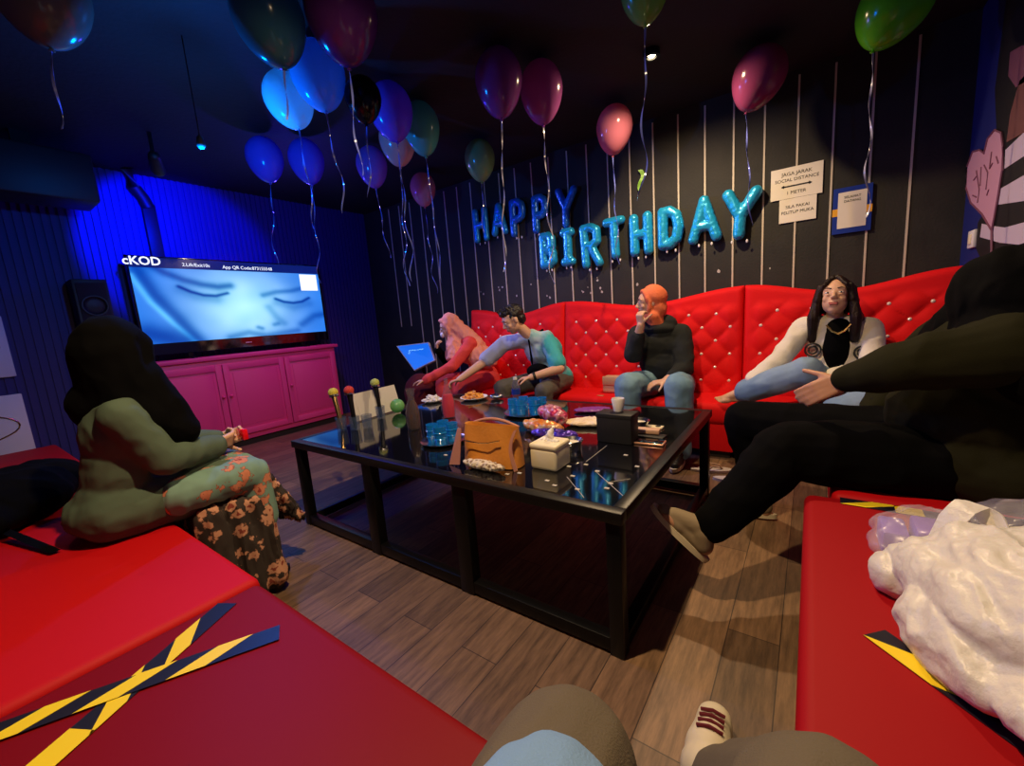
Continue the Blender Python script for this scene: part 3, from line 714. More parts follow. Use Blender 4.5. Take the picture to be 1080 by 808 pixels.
bm = bmesh.new(); tube(bm, [V(wy2(q[0], q[1], XM-.011)) for q in H_+[H_[0]]], .005, 5); tube(bm, [V(wy2(1046, 243, XM-.011)), V(wy2(1046, 262, XM-.011)), V(wy2(1045, 280, XM-.011))], .006, 5)
obj('heart_outline', bm, M['muralplum'], r)
bm = bmesh.new()
for pts in [[(1027, 190), (1030, 186)], [(1030, 180), (1033, 200), (1031, 214)], [(1035, 176), (1034, 196)], [(1038, 174), (1042, 182), (1040, 200)], [(1046, 160), (1044, 178), (1047, 172)], [(1051, 165), (1053, 172)], [(1026, 206), (1030, 208)], [(1043, 200), (1041, 206)]]:
    tube(bm, [V(wy2(a, b, XM-.011)) for a, b in pts], .004, 5)
obj('heart_scribble', bm, M['muralplum'], r)
p = onx(1028, 252, XR)
r = thing('light_switch', 'small white light switch on the blue wall below the pink heart', 'switch', (XR, p.y, p.z))
obj('plate', bx(((XR-.018, p.y-.055, p.z-.05), (XR, p.y+.055, p.z+.05)), bev=.005), M['white'], r)
obj('rocker', bx(((XR-.024, p.y-.02, p.z-.028), (XR-.017, p.y+.02, p.z+.028)), bev=.002), M['cream'], r)

# ceiling downlights
def downlight(x, y, label):
    r = thing('downlight', label, 'lamp', (x, y, CEIL-.04), group='recessed warm ceiling downlights')
    bm = bmesh.new(); lathe(bm, [(.030, .0), (.05, 0), (.05, .04), (.030, .04), (.030, .0)], (x, y, CEIL-.04), 24); obj('ring', bm, M['blackmetal'], r)
    bm = bmesh.new(); lathe(bm, [(0, -.008), (.012, -.006), (.022, .002), (.022, .01), (0, .01)], (x, y, CEIL-.03), 20); obj('bulb', bm, M['lampglow'], r)
downlight(LA[0], LA[1], 'lit warm ceiling downlight above the BIRTHDAY letters')
downlight(LB[0], LB[1], 'warm ceiling downlight over the near side of the table')

# ------------------------------------------------------------------ balloons
LX = {}
def lat(col, tl=.45):
    k = (col, tl)
    if k not in LX: LX[k] = latex('latex_%d' % len(LX), col, tl)
    return LX[k]
def balloon(c, wd, ht, col, label, tilt=(0, 0), rib=.6, ribm='ribbon', seed=0, group='latex balloons floating under the ceiling', tl=.45):
    R = wd/2; a = ht*.5; rnd = random.Random(seed)
    prof = []
    N = 22
    for i in range(N+1):
        t = -PI/2+PI*i/N; z = math.sin(t); rr = math.cos(t)
        if z < 0: zz = z*(ht*.56); rr *= (1-.16*(-z)**1.5)
        else: zz = z*(ht*.44)
        prof.append((max(rr*R, 0), zz))
    q = Matrix.Rotation(tilt[0], 3, 'X') @ Matrix.Rotation(tilt[1], 3, 'Y')
    r = thing('balloon', label, 'balloon', c, group=group)
    bm = bmesh.new(); lathe(bm, prof, n=28)
    for v in bm.verts: v.co = q @ v.co + V(c)
    obj('skin', bm, lat(col, tl), r)
    bm = bmesh.new(); lathe(bm, [(0, .012), (.006, .008), (.004, 0), (.011, -.012), (.007, -.013), (0, -.006)], n=10)
    kp = q @ V((0, 0, -ht*.56)) + V(c)
    for v in bm.verts: v.co = q @ v.co + kp
    obj('knot', bm, lat(col, tl), r)
    if rib:
        pts = []; n = int(rib/.02); x, y = kp.x, kp.y; ph = rnd.uniform(0, 6); am = rnd.uniform(.008, .022); dr = V((rnd.uniform(-.06, .06), rnd.uniform(-.06, .06)))
        for i in range(n):
            t = i/n; pts.append((x+am*math.sin(ph+i*.38)*t+dr[0]*t, y+am*math.cos(ph+i*.33)*t+dr[1]*t, kp.z-.012-i*.02))
        bm = bmesh.new(); strip(bm, pts, lambda i: V((math.cos(ph+i*.30)*.0045, math.sin(ph+i*.30)*.0045, .001)), .0005)
        obj('ribbon', bm, M[ribm], r)
ZB = 2.54
def bal(px, py, wd, ht, col, label, **k):
    p = onz(px, py, k.pop('z', ZB)); balloon(p, wd, ht, col, label, seed=px, **k)
tealdk = (.05, .20, .22); plum = (.14, .03, .22); pink = (.55, .12, .20); mauve = (.38, .07, .22); green = (.22, .50, .12); pale = (.22, .45, .60)
bal(40, -12, .31, .37, (.16, .15, .12), 'dull grey balloon at the top left corner of the room', rib=.3)
bal(283, 18, .30, .37, tealdk, 'dark teal balloon behind and above the big mid-blue one', tilt=(.1, -.15), rib=.25)
bal(360, 13, .31, .37, plum, 'dark purple balloon near the top edge, right of the dark teal one', tilt=(.1, .1), rib=.5)
bal(335, 77, .285, .36, (.10, .50, .85), 'large mid-blue balloon in front of the bright cyan one', tilt=(0, -.15), rib=.55)
bal(304, 103, .275, .345, (.45, 1.0, 1.0), 'bright cyan glowing balloon below the large mid-blue one', tilt=(0, -.35), rib=.6, tl=.5)
bal(279, 166, .27, .35, (.16, .12, .75), 'deep blue balloon, left of a pair above the television', rib=.65, tilt=(0, -.15))
bal(323, 168, .27, .36, (.18, .12, .75), 'deep blue balloon, right of a pair above the television', rib=.8, tilt=(0, -.15))
bal(412, 115, .28, .37, (.28, .12, .75), 'violet-blue balloon partly hidden behind a black one', rib=.9, tilt=(0, -.15))
bal(383, 103, .20, .25, (.006, .006, .008), 'black balloon overlapping the violet-blue one', rib=.4, z=2.44)
bal(444, 133, .26, .37, (.14, .55, .40), 'muted green balloon right of the violet-blue one', rib=.9, tilt=(0, -.1))
bal(419, 147, .27, .35, (.80, .50, .42), 'peach balloon mostly hidden behind the violet-blue and muted green ones', rib=.9)
bal(392, 174, .26, .35, (.40, .18, .65), 'purple balloon below the violet-blue one', rib=.6, tilt=(0, -.1))
bal(446, 198, .26, .34, (.90, .42, .42), 'small pink balloon lowest of the left cluster', rib=.9)
bal(506, 167, .265, .35, (.28, .50, .20), 'small green balloon above the foil letter H', rib=.45)
bal(526, 84, .28, .38, (.30, .07, .36), 'purple balloon, left of the touching pair', rib=.9, ribm='ribbonpale')
bal(571, 94, .265, .37, (.38, .09, .34), 'pinkish purple balloon, right of the touching pair', rib=1.0, ribm='ribbonpale')
bal(648, 134, .275, .36, (.58, .18, .26), 'round pink balloon above the letters of BIRTHDAY', rib=.85, tilt=(0, .1))
bal(680, -15, .21, .27, (.22, .45, .10), 'green balloon at the top edge above the lit downlight', rib=.75)
bal(801, 79, .31, .37, (.28, .05, .15), 'dark magenta balloon hanging over the last foil letter Y', rib=.72, tilt=(0, .35), tl=.3)
bal(944, 5, .31, .34, (.14, .62, .02), 'bright lime green balloon at the top right', rib=.85, ribm='ribbonpale', tilt=(0, .4))
balloon(tuple(onz(419, 428, .58)), .10, .12, (.25, .62, .25), 'small green balloon lying on the table behind the dark drink carafe', rib=0, group='balloon lying on the table', tilt=(1.3, .5))

# ------------------------------------------------------------------ table-top things
def T(px, py): return onz(px, py, TZ)
def tumbler(bm, c, r, h, n=20): lathe(bm, [(0, 0), (r*.85, 0), (r, h), (r-.003, h), (r*.85-.003, .008), (0, .008)], c, n)
mg = [((361, 454), 'goldmetal', 'yellowfoam', (350, 409), 'yellow topped gold microphone standing in the first glass'),
      ((375, 453), 'blackmetal', 'redfoam', (366, 402), 'red topped black microphone leaning in the second glass'),
      ((402, 441), 'blackmetal', 'greenfoam', (394, 397), 'yellow-green topped black microphone in the glass furthest right')]
gl = ['clear drinking glass holding the yellow topped microphone', 'clear drinking glass holding the red topped microphone', 'clear empty drinking glass between the two pairs of microphones', 'clear drinking glass holding the yellow-green topped microphone']
for (px, py), lb in zip([(361, 454), (375, 453), (388, 451), (402, 441)], gl):
    bm = bmesh.new(); tumbler(bm, T(px, py), .034, .085)
    solo('drinking_glass', bm, M['tumbler'], lb, 'glass', 'clear glasses at the left end of the table')
for (px, py), bmn, fm, (hx, hy), lb in mg:
    b0 = T(px, py)+V((.004, 0, .014)); d = _ray(hx, hy); t = (b0.y+.02)/d.y; h1 = V((0, 0, CAMZ))+d*t
    # keep a plausible length
    ax = (h1-b0); ax = ax.normalized(); h1 = b0+ax*.235
    r = thing('microphone', lb, 'microphone', b0, group='microphones standing in glasses')
    bm = bmesh.new(); cap(bm, b0, h1-ax*.03, .011, .017); obj('handle', bm, M[bmn], r)
    bm = bmesh.new(); u, v = frame_of(ax); ell(bm, h1, (.031, .031, .029), n=18); obj('foam_head', bm, M[fm], r)
    bm = bmesh.new(); tube(bm, [h1-ax*.028, h1-ax*.018], .029, 18); obj('collar', bm, M['steel'], r)
for k, (a, b, lb) in enumerate([((369, 446), (389, 440), 'white card standing behind the red topped microphone'), ((392, 439), (412, 433), 'white card standing behind the yellow-green topped microphone')]):
    A = T(*a)+V((.02, .02, 0)); B = T(*b)+V((.02, .02, 0)); nrm = (B-A).cross(V((0, 0, 1))).normalized()*.0015
    bm = bmesh.new(); poly(bm, [A, B, B+V((-.0, .02, .19)), A+V((0, .02, .19))], nrm); poly(bm, [A+V((0, .06, 0)), B+V((0, .06, 0)), B+V((-.0, .022, .19)), A+V((0, .022, .19))], nrm)
    solo('table_card', bm, M['cardwhite'], lb, 'card', 'white cards behind the microphones')
def bottle(c, prof_out, glassm, liquid, lm, name, label, cat, capm=None, caph=None, capr=None):
    r = thing(name, label, cat, c)
    inner = [(max(rr-.003, 0), z+(.003 if i == 0 else 0)) for i, (rr, z) in enumerate(prof_out)]
    bm = bmesh.new(); lathe(bm, [(0, 0)]+prof_out+inner[::-1]+[(0, .004)], c, 24); obj('vessel', bm, glassm, r)
    if liquid:
        pl = [(max(rr-.0045, 0), z+.002) for rr, z in prof_out if z <= liquid]
        bm = bmesh.new(); lathe(bm, [(0, .005)]+[(pl[0][0], .006)]+pl[1:]+[(0, pl[-1][1])], c, 24); obj('drink', bm, lm, r)
    if capm:
        bm = bmesh.new(); lathe(bm, [(0, caph-.012), (capr, caph-.012), (capr, caph+.006), (0, caph+.006)], c, 18); obj('cap', bm, capm, r)
    return r
bottle(T(437, 452), [(.040, 0), (.043, .03), (.043, .10), (.036, .14), (.022, .175), (.020, .20), (.030, .245)], M['glass'], .19, M['cola'], 'carafe', 'glass carafe of dark cola on the left half of the table', 'carafe')
bottle(T(474, 440), [(.040, 0), (.044, .03), (.045, .10), (.036, .15), (.022, .19), (.014, .23), (.014, .26)], M['plasticclear'], .17, M['reddrink'], 'drink_bottle', 'clear bottle two thirds full of bright red drink', 'bottle')
bottle(T(545, 424), [(.030, 0), (.032, .02), (.030, .05), (.032, .09), (.030, .13), (.015, .16), (.013, .18)], M['plasticclear'], .10, M['glass'], 'water_bottle', 'small clear plastic water bottle in front of the man', 'bottle', M['white'], .18, .015)
c = T(545, 424)
bm = bmesh.new(); lathe(bm, [(.0325, .06), (.0325, .10)], c, 24); o = [x for x in bpy.data.objects if x.name.startswith('water_bottle')][0]; obj('label_band', bm, M['blueframe'], o)
def plate(c, r_, label, foodm, fh, name='plate'):
    r = thing(name, label, 'plate', c)
    bm = bmesh.new(); lathe(bm, [(0, 0), (r_*.6, 0), (r_, .018), (r_, .021), (r_*.6, .005), (0, .005)], c, 28); obj('dish', bm, M['white'], r); return r
def heap(c, rr, h, m, label, cat, name, n=40, sz=.02, seed=1, long=1.0):
    rnd = random.Random(seed); bm = bmesh.new()
    for i in range(n):
        a = rnd.uniform(0, 2*PI); q = rnd.random()**.6; p = V(c)+V((math.cos(a)*rr*q, math.sin(a)*rr*q, h*(1-q*q)*rnd.uniform(.4, 1)+.006))
        d = V((rnd.uniform(-1, 1), rnd.uniform(-1, 1), rnd.uniform(-.3, .3))).normalized()*sz*long; cap(bm, p-d, p+d, sz*.35, sz*.3, n=7)
    o = obj(name, bm, m); return tagit(o, label, cat, kind='stuff')
plate(T(456, 424), .085, 'white plate of white crackers behind the dark carafe', None, 0); heap(T(456, 424)+V((0, 0, .008)), .06, .04, M['rice'], 'heap of white crackers on the left white plate', 'crackers', 'white_crackers', seed=4)
plate(T(500, 421), .11, 'white plate of yellow fried snacks in front of the man', None, 0); heap(T(499, 421)+V((0, 0, .008)), .075, .05, M['food'], 'heap of yellow fried snacks on the right white plate', 'snacks', 'fried_snacks', n=60, seed=5)
def crumple(c, size, m, label, cat, name, rotz=0, seed=1, fold=.012, vox=.006):
    bm = bmesh.new(); Rz = Matrix.Rotation(rotz, 3, 'Z')
    ell(bm, V((0, 0, size[2]*.9)), size); cap(bm, (-size[0]*.8, 0, size[2]*.4), (size[0]*.8, 0, size[2]*.4), size[2]*.5, size[2]*.5, flat=((0, 0, 1), .8))
    me = blob(bm, vox, 1, fold=fold, fscale=22, seed=seed, stretch=(1, 1.6, 1))
    lo = min(v.co.z for v in me.vertices)
    me.transform(Matrix.Translation(c) @ Rz.to_4x4() @ Matrix.Translation((0, 0, -lo)))
    o = obj(name, me, m); return tagit(o, label, cat)
crumple(T(517, 421)+V((.05, .02, 0)), (.05, .035, .018), M['steel'], 'crumpled silver foil beside the plate of fried snacks', 'foil', 'foil_wrapper', .3, 3)
crumple(T(581, 446)+V((0, .02, .0)), (.13, .06, .045), M['redbag'], 'magenta and white snack packet leaning on the blue glasses', 'packet', 'snack_packet', -.5, 2)
crumple(T(574, 455)+V((0, -.02, 0)), (.14, .05, .030), M['orangebag'], 'orange and white snack packet in front of the magenta one', 'packet', 'snack_packet', -.15, 6)
crumple(T(585, 462)+V((0, -.01, 0)), (.13, .045, .020), M['bluebag'], 'dark blue snack packet nearest the tissue box', 'packet', 'snack_packet', .1, 8)
crumple(T(622, 448), (.14, .08, .014), M['beigepaper'], 'crumpled beige snack wrapper left of the black box', 'wrapper', 'snack_wrapper', .4, 9, .010)
crumple(T(625, 434), (.12, .06, .010), M['purplefoil'], 'purple snack wrapper behind the beige one', 'wrapper', 'snack_wrapper', .5, 11, .006)
# trays and blue tumblers
def tray(c, rr, label):
    bm = bmesh.new(); lathe(bm, [(0, 0), (rr*.85, 0), (rr, .012), (rr, .015), (rr*.83, .004), (0, .004)], c, 32)
    solo('round_tray', bm, M['steel'], label, 'tray', 'round metal trays on the table')
tray(T(468, 466), .12, 'round metal tray left of the tan handbag'); tray(T(556, 436), .15, 'round metal tray behind the snack packets')
def btumbler(c, label):
    r = thing('blue_tumbler', label, 'tumbler', c, group='blue tumblers on the round trays')
    bm = bmesh.new(); tumbler(bm, c, .032, .095); obj('wall', bm, M['blueglass'], r)
    bm = bmesh.new()
    for k in (.030, .062): lathe(bm, [(.0300+k*.05, k), (.0325+k*.05, k+.003), (.0300+k*.05, k+.006)], c, 20)
    obj('ring', bm, M['blueglass'], r)
c = T(468, 466)+V((0, 0, .0045))
for i, (dx, dy, lb) in enumerate([(-.045, -.03, 'blue tumbler nearest the front on the tray left of the handbag'), (.03, -.05, 'blue tumbler closest to the tan handbag'), (.04, .03, 'blue tumbler at the back right of the left tray'), (-.04, .045, 'blue tumbler nearest the red drink bottle')]): btumbler(c+V((dx, dy, 0)), lb)
c = T(556, 436)+V((0, 0, .0045))
for i, (dx, dy, lb) in enumerate([(-.08, -.04, 'blue tumbler leftmost on the far tray'), (-.01, -.05, 'blue tumbler at the front of the far tray beside the magenta packet'), (-.05, .04, 'blue tumbler behind the front pair on the far tray'), (.03, .03, 'blue tumbler in the middle of the far tray'), (.085, .05, 'blue tumbler at the far right of the far tray'), (.075, -.02, 'blue tumbler behind the magenta snack packet')]): btumbler(c+V((dx, dy, 0)), lb)
# tissue box
p = T(572, 497); Rz = Matrix.Rotation(.10, 3, 'Z')
r = thing('tissue_box', 'cream square tissue box with a white tissue pulled up', 'tissue box', p+V((.0, .07, 0)))
cc = p+V((0, .07, 0)); 
obj('box', bx((cc+V((-.062, -.062, 0)), cc+V((.062, .062, .088))), bev=.012, seg=3), M['cream'], r)
obj('lid', bx((cc+V((-.064, -.064, .084)), cc+V((.064, .064, .108))), bev=.010, seg=3), M['cream'], r)
bm = bmesh.new(); cap(bm, cc+V((0, 0, .105)), cc+V((.005, .0, .14)), .024, .014, flat=((0, 1, 0), .5)); cap(bm, cc+V((.005, 0, .135)), cc+V((.018, .01, .165)), .012, .005)
cap(bm, cc+V((-.035, 0, .108)), cc+V((.035, 0, .108)), .010, .010)
obj('tissue', blob(bm, .004, 1, fold=.006, fscale=60), M['tissue'], r)
# tan handbag
p = T(512, 493)+V((0, .06, 0)); r = thing('handbag', 'tan leather handbag with an open top standing on the front of the table', 'handbag', p)
bm = bmesh.new(); N = 15; rings = []
yawb = -.35; Rb = Matrix.Rotation(yawb*0+.12, 3, 'Z')
for j in range(9):
    z = .165*j/8; wv = .145-.012*(j/8); dv = .062*(1-.65*(j/8)); ring = []
    for i in range(32):
        a = 2*PI*i/32; ca, sa = math.cos(a), math.sin(a); e = .7
        xx = wv*math.copysign(abs(ca)**e, ca); yy = dv*math.copysign(abs(sa)**.7, sa)
        zz = z+(.012*abs(ca)**2-.006*math.sin(2*a+1))*(j/8)**3
        yy += .006*math.sin(xx*40+z*30)*(1-j/16)
        ring.append(bm.verts.new(p+Rb @ V((xx, yy, zz+.003))))
    rings.append(ring)
for A, B in zip(rings, rings[1:]):
    for i in range(32): bm.faces.new((A[i], A[(i+1) % 32], B[(i+1) % 32], B[i]))
bm.faces.new(rings[0][::-1])
ring = [bm.verts.new(v.co*1.0+(p+V((0, 0, .1))-v.co)*.06+V((0, 0, -.004))) for v in rings[-1]]
inn = [bm.verts.new(p+(v.co-p)*.85+V((0, 0, -.09))) for v in rings[-1]]
for A, B in ((rings[-1], ring), (ring, inn)):
    for i in range(32): bm.faces.new((A[i], A[(i+1) % 32], B[(i+1) % 32], B[i]))
bm.faces.new(inn)
obj('body', bm, M['tan'], r)
F = lambda x, z, y=-.068: p+Rb @ V((x, y, z))
bm = bmesh.new(); tube(bm, [F(-.11, .112, -.060), F(-.03, .106, -.061), F(.02, .110, -.060), F(.07, .122, -.055)], .0028, 6); obj('zip', bm, M['goldmetal'], r)
bm = bmesh.new(); strip(bm, [F(.135-.02*math.sin(i*.4), .165-.018*i, -.03-.004*i) for i in range(10)], lambda i: Rb @ V((.008, 0, .004)), .002); obj('strap', bm, M['pinktan'], r)
bm = bmesh.new(); poly(bm, [F(-.155, .155, -.03), F(-.125, .16, -.045), F(-.120, .01, -.085), F(-.185, .0, -.075)], Rb @ V((0, -.004, 0))); obj('side_flap', bm, M['pinktan'], r)
bm = bmesh.new(); tube(bm, [F(-.13+.25*i/20, .16+.05*math.sin(PI*i/20)*(.6), .03) for i in range(21)], .007, 8); obj('handle', bm, M['pinktan'], r)
bm = bmesh.new(); ell(bm, F(.0, .02, -.085), (.115, .03, .018)); me = blob(bm, .005, 1, fold=.006, fscale=40)
me.transform(Matrix.Translation((0, 0, TZ+.001-min(v.co.z for v in me.vertices)))); solo('folded_scarf', me, M['scarfprint'], 'cream patterned scarf folded at the foot of the tan handbag', 'scarf')
bm = bmesh.new(); ell(bm, F(-.01, .135, 0), (.045, .02, .03)); solo('rolled_cloth', bm, M['greenfoam'], 'olive green cloth showing inside the open tan handbag', 'cloth')
# black box with spoon cup
p = T(647, 468)+V((0, .055, 0))
r = thing('black_box', 'plain black square box standing on the table left of the phones', 'box', p)
obj('box', bx((p+V((-.085, -.05, 0)), p+V((.085, .05, .135))), bev=.004), M['black'], r); obj('lid', bx((p+V((-.088, -.053, .12)), p+V((.088, .053, .14))), bev=.004), M['black'], r)
p2 = p+V((.0, .02, .1415)); bm = bmesh.new(); lathe(bm, [(0, 0), (.022, 0), (.032, .055), (.029, .062), (.026, .055), (.018, .005), (0, .005)], p2, 20); solo('white_cup', bm, M['white'], 'small white cup on top of the black box', 'cup')
def dishcup(px, py, label, group='shallow steel ashtrays'):
    c = T(px, py); r = thing('ashtray', label, 'ashtray', c, group=group)
    bm = bmesh.new(); lathe(bm, [(0, 0), (.042, 0), (.045, .03), (.055, .045), (.052, .048), (.038, .036), (.036, .01), (0, .01)], c, 28); obj('bowl', bm, M['steel'], r)
    bm = bmesh.new(); lathe(bm, [(0, .034), (.02, .036), (.036, .034)], c, 20); obj('ash', bm, M['cream'], r)
dishcup(603, 474, 'steel ashtray right behind the tissue box'); dishcup(674, 452, 'steel ashtray right behind the phones')
def slab(px, py, sx, sy, h, rotz, z=0):
    c = T(px, py); Rz = Matrix.Rotation(rotz, 3, 'Z'); b = bmesh.new(); box(b, (-sx/2, -sy/2, z), (sx/2, sy/2, z+h), min(.004, h*.4), 2)
    for v in b.verts: v.co = Rz @ v.co + c
    return b, c
b, c = slab(683, 467, .155, .075, .009, .05); r = thing('phone', 'phone in a rose gold case lying nearest the table edge', 'phone', c); obj('case', b, M['rosegold'], r)
b, c = slab(683, 467, .143, .064, .002, .05, .009); obj('screen', b, M['glossblack'], r)
b, c = slab(684, 460, .16, .07, .008, -.05); r = thing('phone', 'black phone under the tan packet', 'phone', c); obj('case', b, M['black'], r)
b, c = slab(684, 458.5, .11, .05, .022, .1, .010); solo('packet', b, M['beigebag'], 'tan packet with white ends lying on the black phone', 'packet')
b, c = slab(687, 451, .12, .045, .010, 0); r = thing('remote_control', 'white remote control behind the phones', 'remote control', c); obj('case', b, M['cream'], r)
for k in (-.035, .035):
    b = bmesh.new(); lathe(b, [(0, .0125), (.012, .0125), (.014, .0095)], c+V((k, 0, 0)), 14); obj('button', b, M['ink'], r)
# touch panel leaning left of the sofa
A, B, D, E_ = ony(418, 365, 3.3), ony(437, 391, 3.15), ony(459, 380, 3.2), ony(452, 361, 3.35)
r = thing('touch_panel', 'lit blue touch screen on a stand left of the woman in the salmon headscarf', 'screen', (B.x, B.y, 0))
n_ = (B-A).cross(D-A).normalized(); n_ = n_ if n_.y < 0 else -n_
bm = bmesh.new(); poly(bm, [A, B, D, E_], -n_*.02); obj('case', bm, M['cardwhite'], r)
cm = (A+B+D+E_)/4
bm = bmesh.new(); poly(bm, [q+(cm-q)*.07+n_*.001 for q in (A, B, D, E_)], n_*.001); obj('screen', bm, M['screenblue'], r, smooth=False)
xd = (E_-A).normalized()
text('screen_text', 'SONGS', .07, cm+n_*.003+(A-B)*.12, xd, n_, M['screentext'], r); text('screen_text', 'LIST', .07, cm+n_*.003-(A-B)*.15, xd, n_, M['screentext'], r)
bm = bmesh.new(); tube(bm, [cm-n_*.03, (cm.x-.02, cm.y+.12, .3), (cm.x-.02, cm.y+.12, 0.02)], .02, 10); lathe(bm, [(0, 0), (.15, 0), (.15, .015), (0, .02)], (cm.x-.02, cm.y+.12, 0), 24); obj('stand', bm, M['blackmetal'], r)

# handbag on the sofa and a small sachet
p = ony(651, 403, 3.42); p.z = .425
r = thing('clutch_bag', 'beige leather bag resting on the sofa beside the woman in the orange headscarf', 'handbag', p)
bm = bmesh.new(); box(bm, (-.13, -.05, 0), (.13, .05, .15), .03, 3)
for v in bm.verts: v.co = V((v.co.x*(1-.25*v.co.z), v.co.y*(1-2*v.co.z)+.15*v.co.z, v.co.z))+p
obj('body', bm, M['beigebag'], r)
bm = bmesh.new(); box(bm, (-.12, -.062, .07), (.12, -.035, .15), .012, 2)
for v in bm.verts: v.co = v.co+p+V((0, .012, 0))
obj('flap', bm, M['beigebag'], r)
p = ony(633, 411, 3.26); p.z = .425
bm = bmesh.new(); box(bm, p+V((-.03, -.012, 0)), p+V((.03, .012, .006)), .002); solo('sachet', bm, M['orangebag'], 'tiny orange sachet on the sofa seat edge', 'sachet')

# ------------------------------------------------------------------ flip-flops
def flipflop(c, rotz, label):
    r = thing('flip_flop', label, 'sandal', c, group='pale flip-flops under the sofa', rotz=rotz)
    bm = bmesh.new(); out = [(.13*math.cos(a), (.043+.008*math.cos(a))*math.sin(a), 0) for a in [2*PI*i/28 for i in range(28)]]; poly(bm, out, (0, 0, .018)); obj('sole', bm, M['white'], r, local=True)
    bm = bmesh.new()
    for s in (-1, 1): tube(bm, [(.07, 0, .018), (.05, s*.015, .045), (.0, s*.036, .045), (-.035, s*.042, .014)], .006, 8)
    obj('strap', bm, M['beigebag'], r, local=True)
flipflop(V((onz(750, 497, 0).x, onz(750, 497, 0).y, 0)), .35, 'pale flip-flop nearer the table leg'); flipflop(V((onz(770, 507, 0).x+.03, onz(770, 507, 0).y, 0)), .15, 'pale flip-flop further right, in front of the other')

# ------------------------------------------------------------------ bags on the benches
r = thing('carrier_bag', 'large white plastic carrier bag slumped on the right bench', 'bag', (.45, 1.1, .45))
bm = bmesh.new()
ell(bm, (.45, 1.06, .57), (.25, .26, .12)); ell(bm, (.33, 1.17, .545), (.16, .14, .095)); ell(bm, (.58, .92, .57), (.2, .22, .12)); ell(bm, (.30, 1.22, .52), (.13, .10, .07)); ell(bm, (.42, .88, .52), (.17, .14, .07)); ell(bm, (.62, 1.15, .60), (.13, .2, .12)); ell(bm, (.215, 1.22, .49), (.08, .06, .045)); ell(bm, (.30, 1.02, .50), (.14, .16, .07))
me = blob(bm, .007, 3, fold=.018, fscale=8, seed=3, stretch=(1.2, .7, 1)); crinkle(me, .010, 7, (1.8, .5, 1)); crinkle(me, .006, 15, (1.7, .55, 1)); crinkle(me, .002, 45)
for v in me.vertices: v.co.z = max(v.co.z, .4515); v.co.x = min(v.co.x, .735)
obj('sack', me, M['whitebag'], r)
def hp(px, py, Y): return ony(px, py, Y)
bm = bmesh.new(); pts = [hp(985, 592, 1.26), hp(992, 570, 1.27), hp(1003, 548, 1.28), hp(1018, 534, 1.29), hp(1032, 532, 1.30), hp(1043, 543, 1.29), hp(1052, 562, 1.27), hp(1062, 592, 1.24)]
dd = []
for i in range(len(pts)-1):
    for k in range(4): dd.append(pts[i].lerp(pts[i+1], k/4))
dd.append(pts[-1])
strip(bm, dd, lambda i: V((.018*math.cos(.3), -.02, .010*math.sin(i*.4)))*(.7+.5*abs(i-14)/14), .0015); obj('handle', bm, M['whitebag'], r)
r = thing('clear_bag', 'thin see-through bag with lilac packs, behind the white carrier bag', 'bag', (.33, 1.45, .45))
bm = bmesh.new(); ell(bm, (.30, 1.42, .51), (.15, .13, .055)); ell(bm, (.50, 1.47, .54), (.17, .12, .08)); ell(bm, (.24, 1.36, .50), (.10, .09, .04))
me = blob(bm, .007, 2, fold=.012, fscale=12, seed=5); crinkle(me, .005, 20)
for v in me.vertices: v.co.z = max(v.co.z, .4515); v.co.x = min(v.co.x, .735)
mcb = mat('thin_clear_bag', (.75, .72, .8), .25, alpha=.26, spec=.9); obj('film', me, mcb, r)
for i in range(2):
    b = bmesh.new(); box(b, (.170+.065*i, 1.36, .458), (.225+.065*i, 1.47, .525+.015*i), .008); solo('lilac_pack', b, M['lilac'], ['lilac pack at the left end of the see-through bag', 'lilac pack second from the left in the see-through bag'][i], 'pack', 'lilac packs in the see-through bag')
b = bmesh.new(); box(b, (.34, 1.40, .47), (.66, 1.52, .56), .02); 
solo('foil_tray', b, M['steel'], 'shiny metal food tray inside the see-through bag', 'tray')
bm = bmesh.new(); q0 = onz(15, 520, .45); c0 = V((-2.75, .10, .45))
ell(bm, c0+V((0, 0, .10)), (.24, .20, .12)); ell(bm, c0+V((.12, -.12, .07)), (.22, .16, .09)); ell(bm, c0+V((-.2, .1, .09)), (.2, .16, .1))
me = blob(bm, .01, 3, fold=.015, fscale=8)
for v in me.vertices: v.co.z = max(v.co.z, .4515)
r = thing('backpack', 'black cloth bag lying on the bench left of the woman in the floral skirt', 'bag', c0); obj('body', me, M['blackcloth'], r)
bm = bmesh.new(); strip(bm, [onz(40-i*1.0, 556+i*1.0, .47) if False else V((-2.62+.05*i, .02+.012*i, .50-.045*math.sin(i*.45)*.0-.004*i)) for i in range(11)], lambda i: V((0, .014, 0)), .002); obj('strap', bm, M['blackcloth'], r)

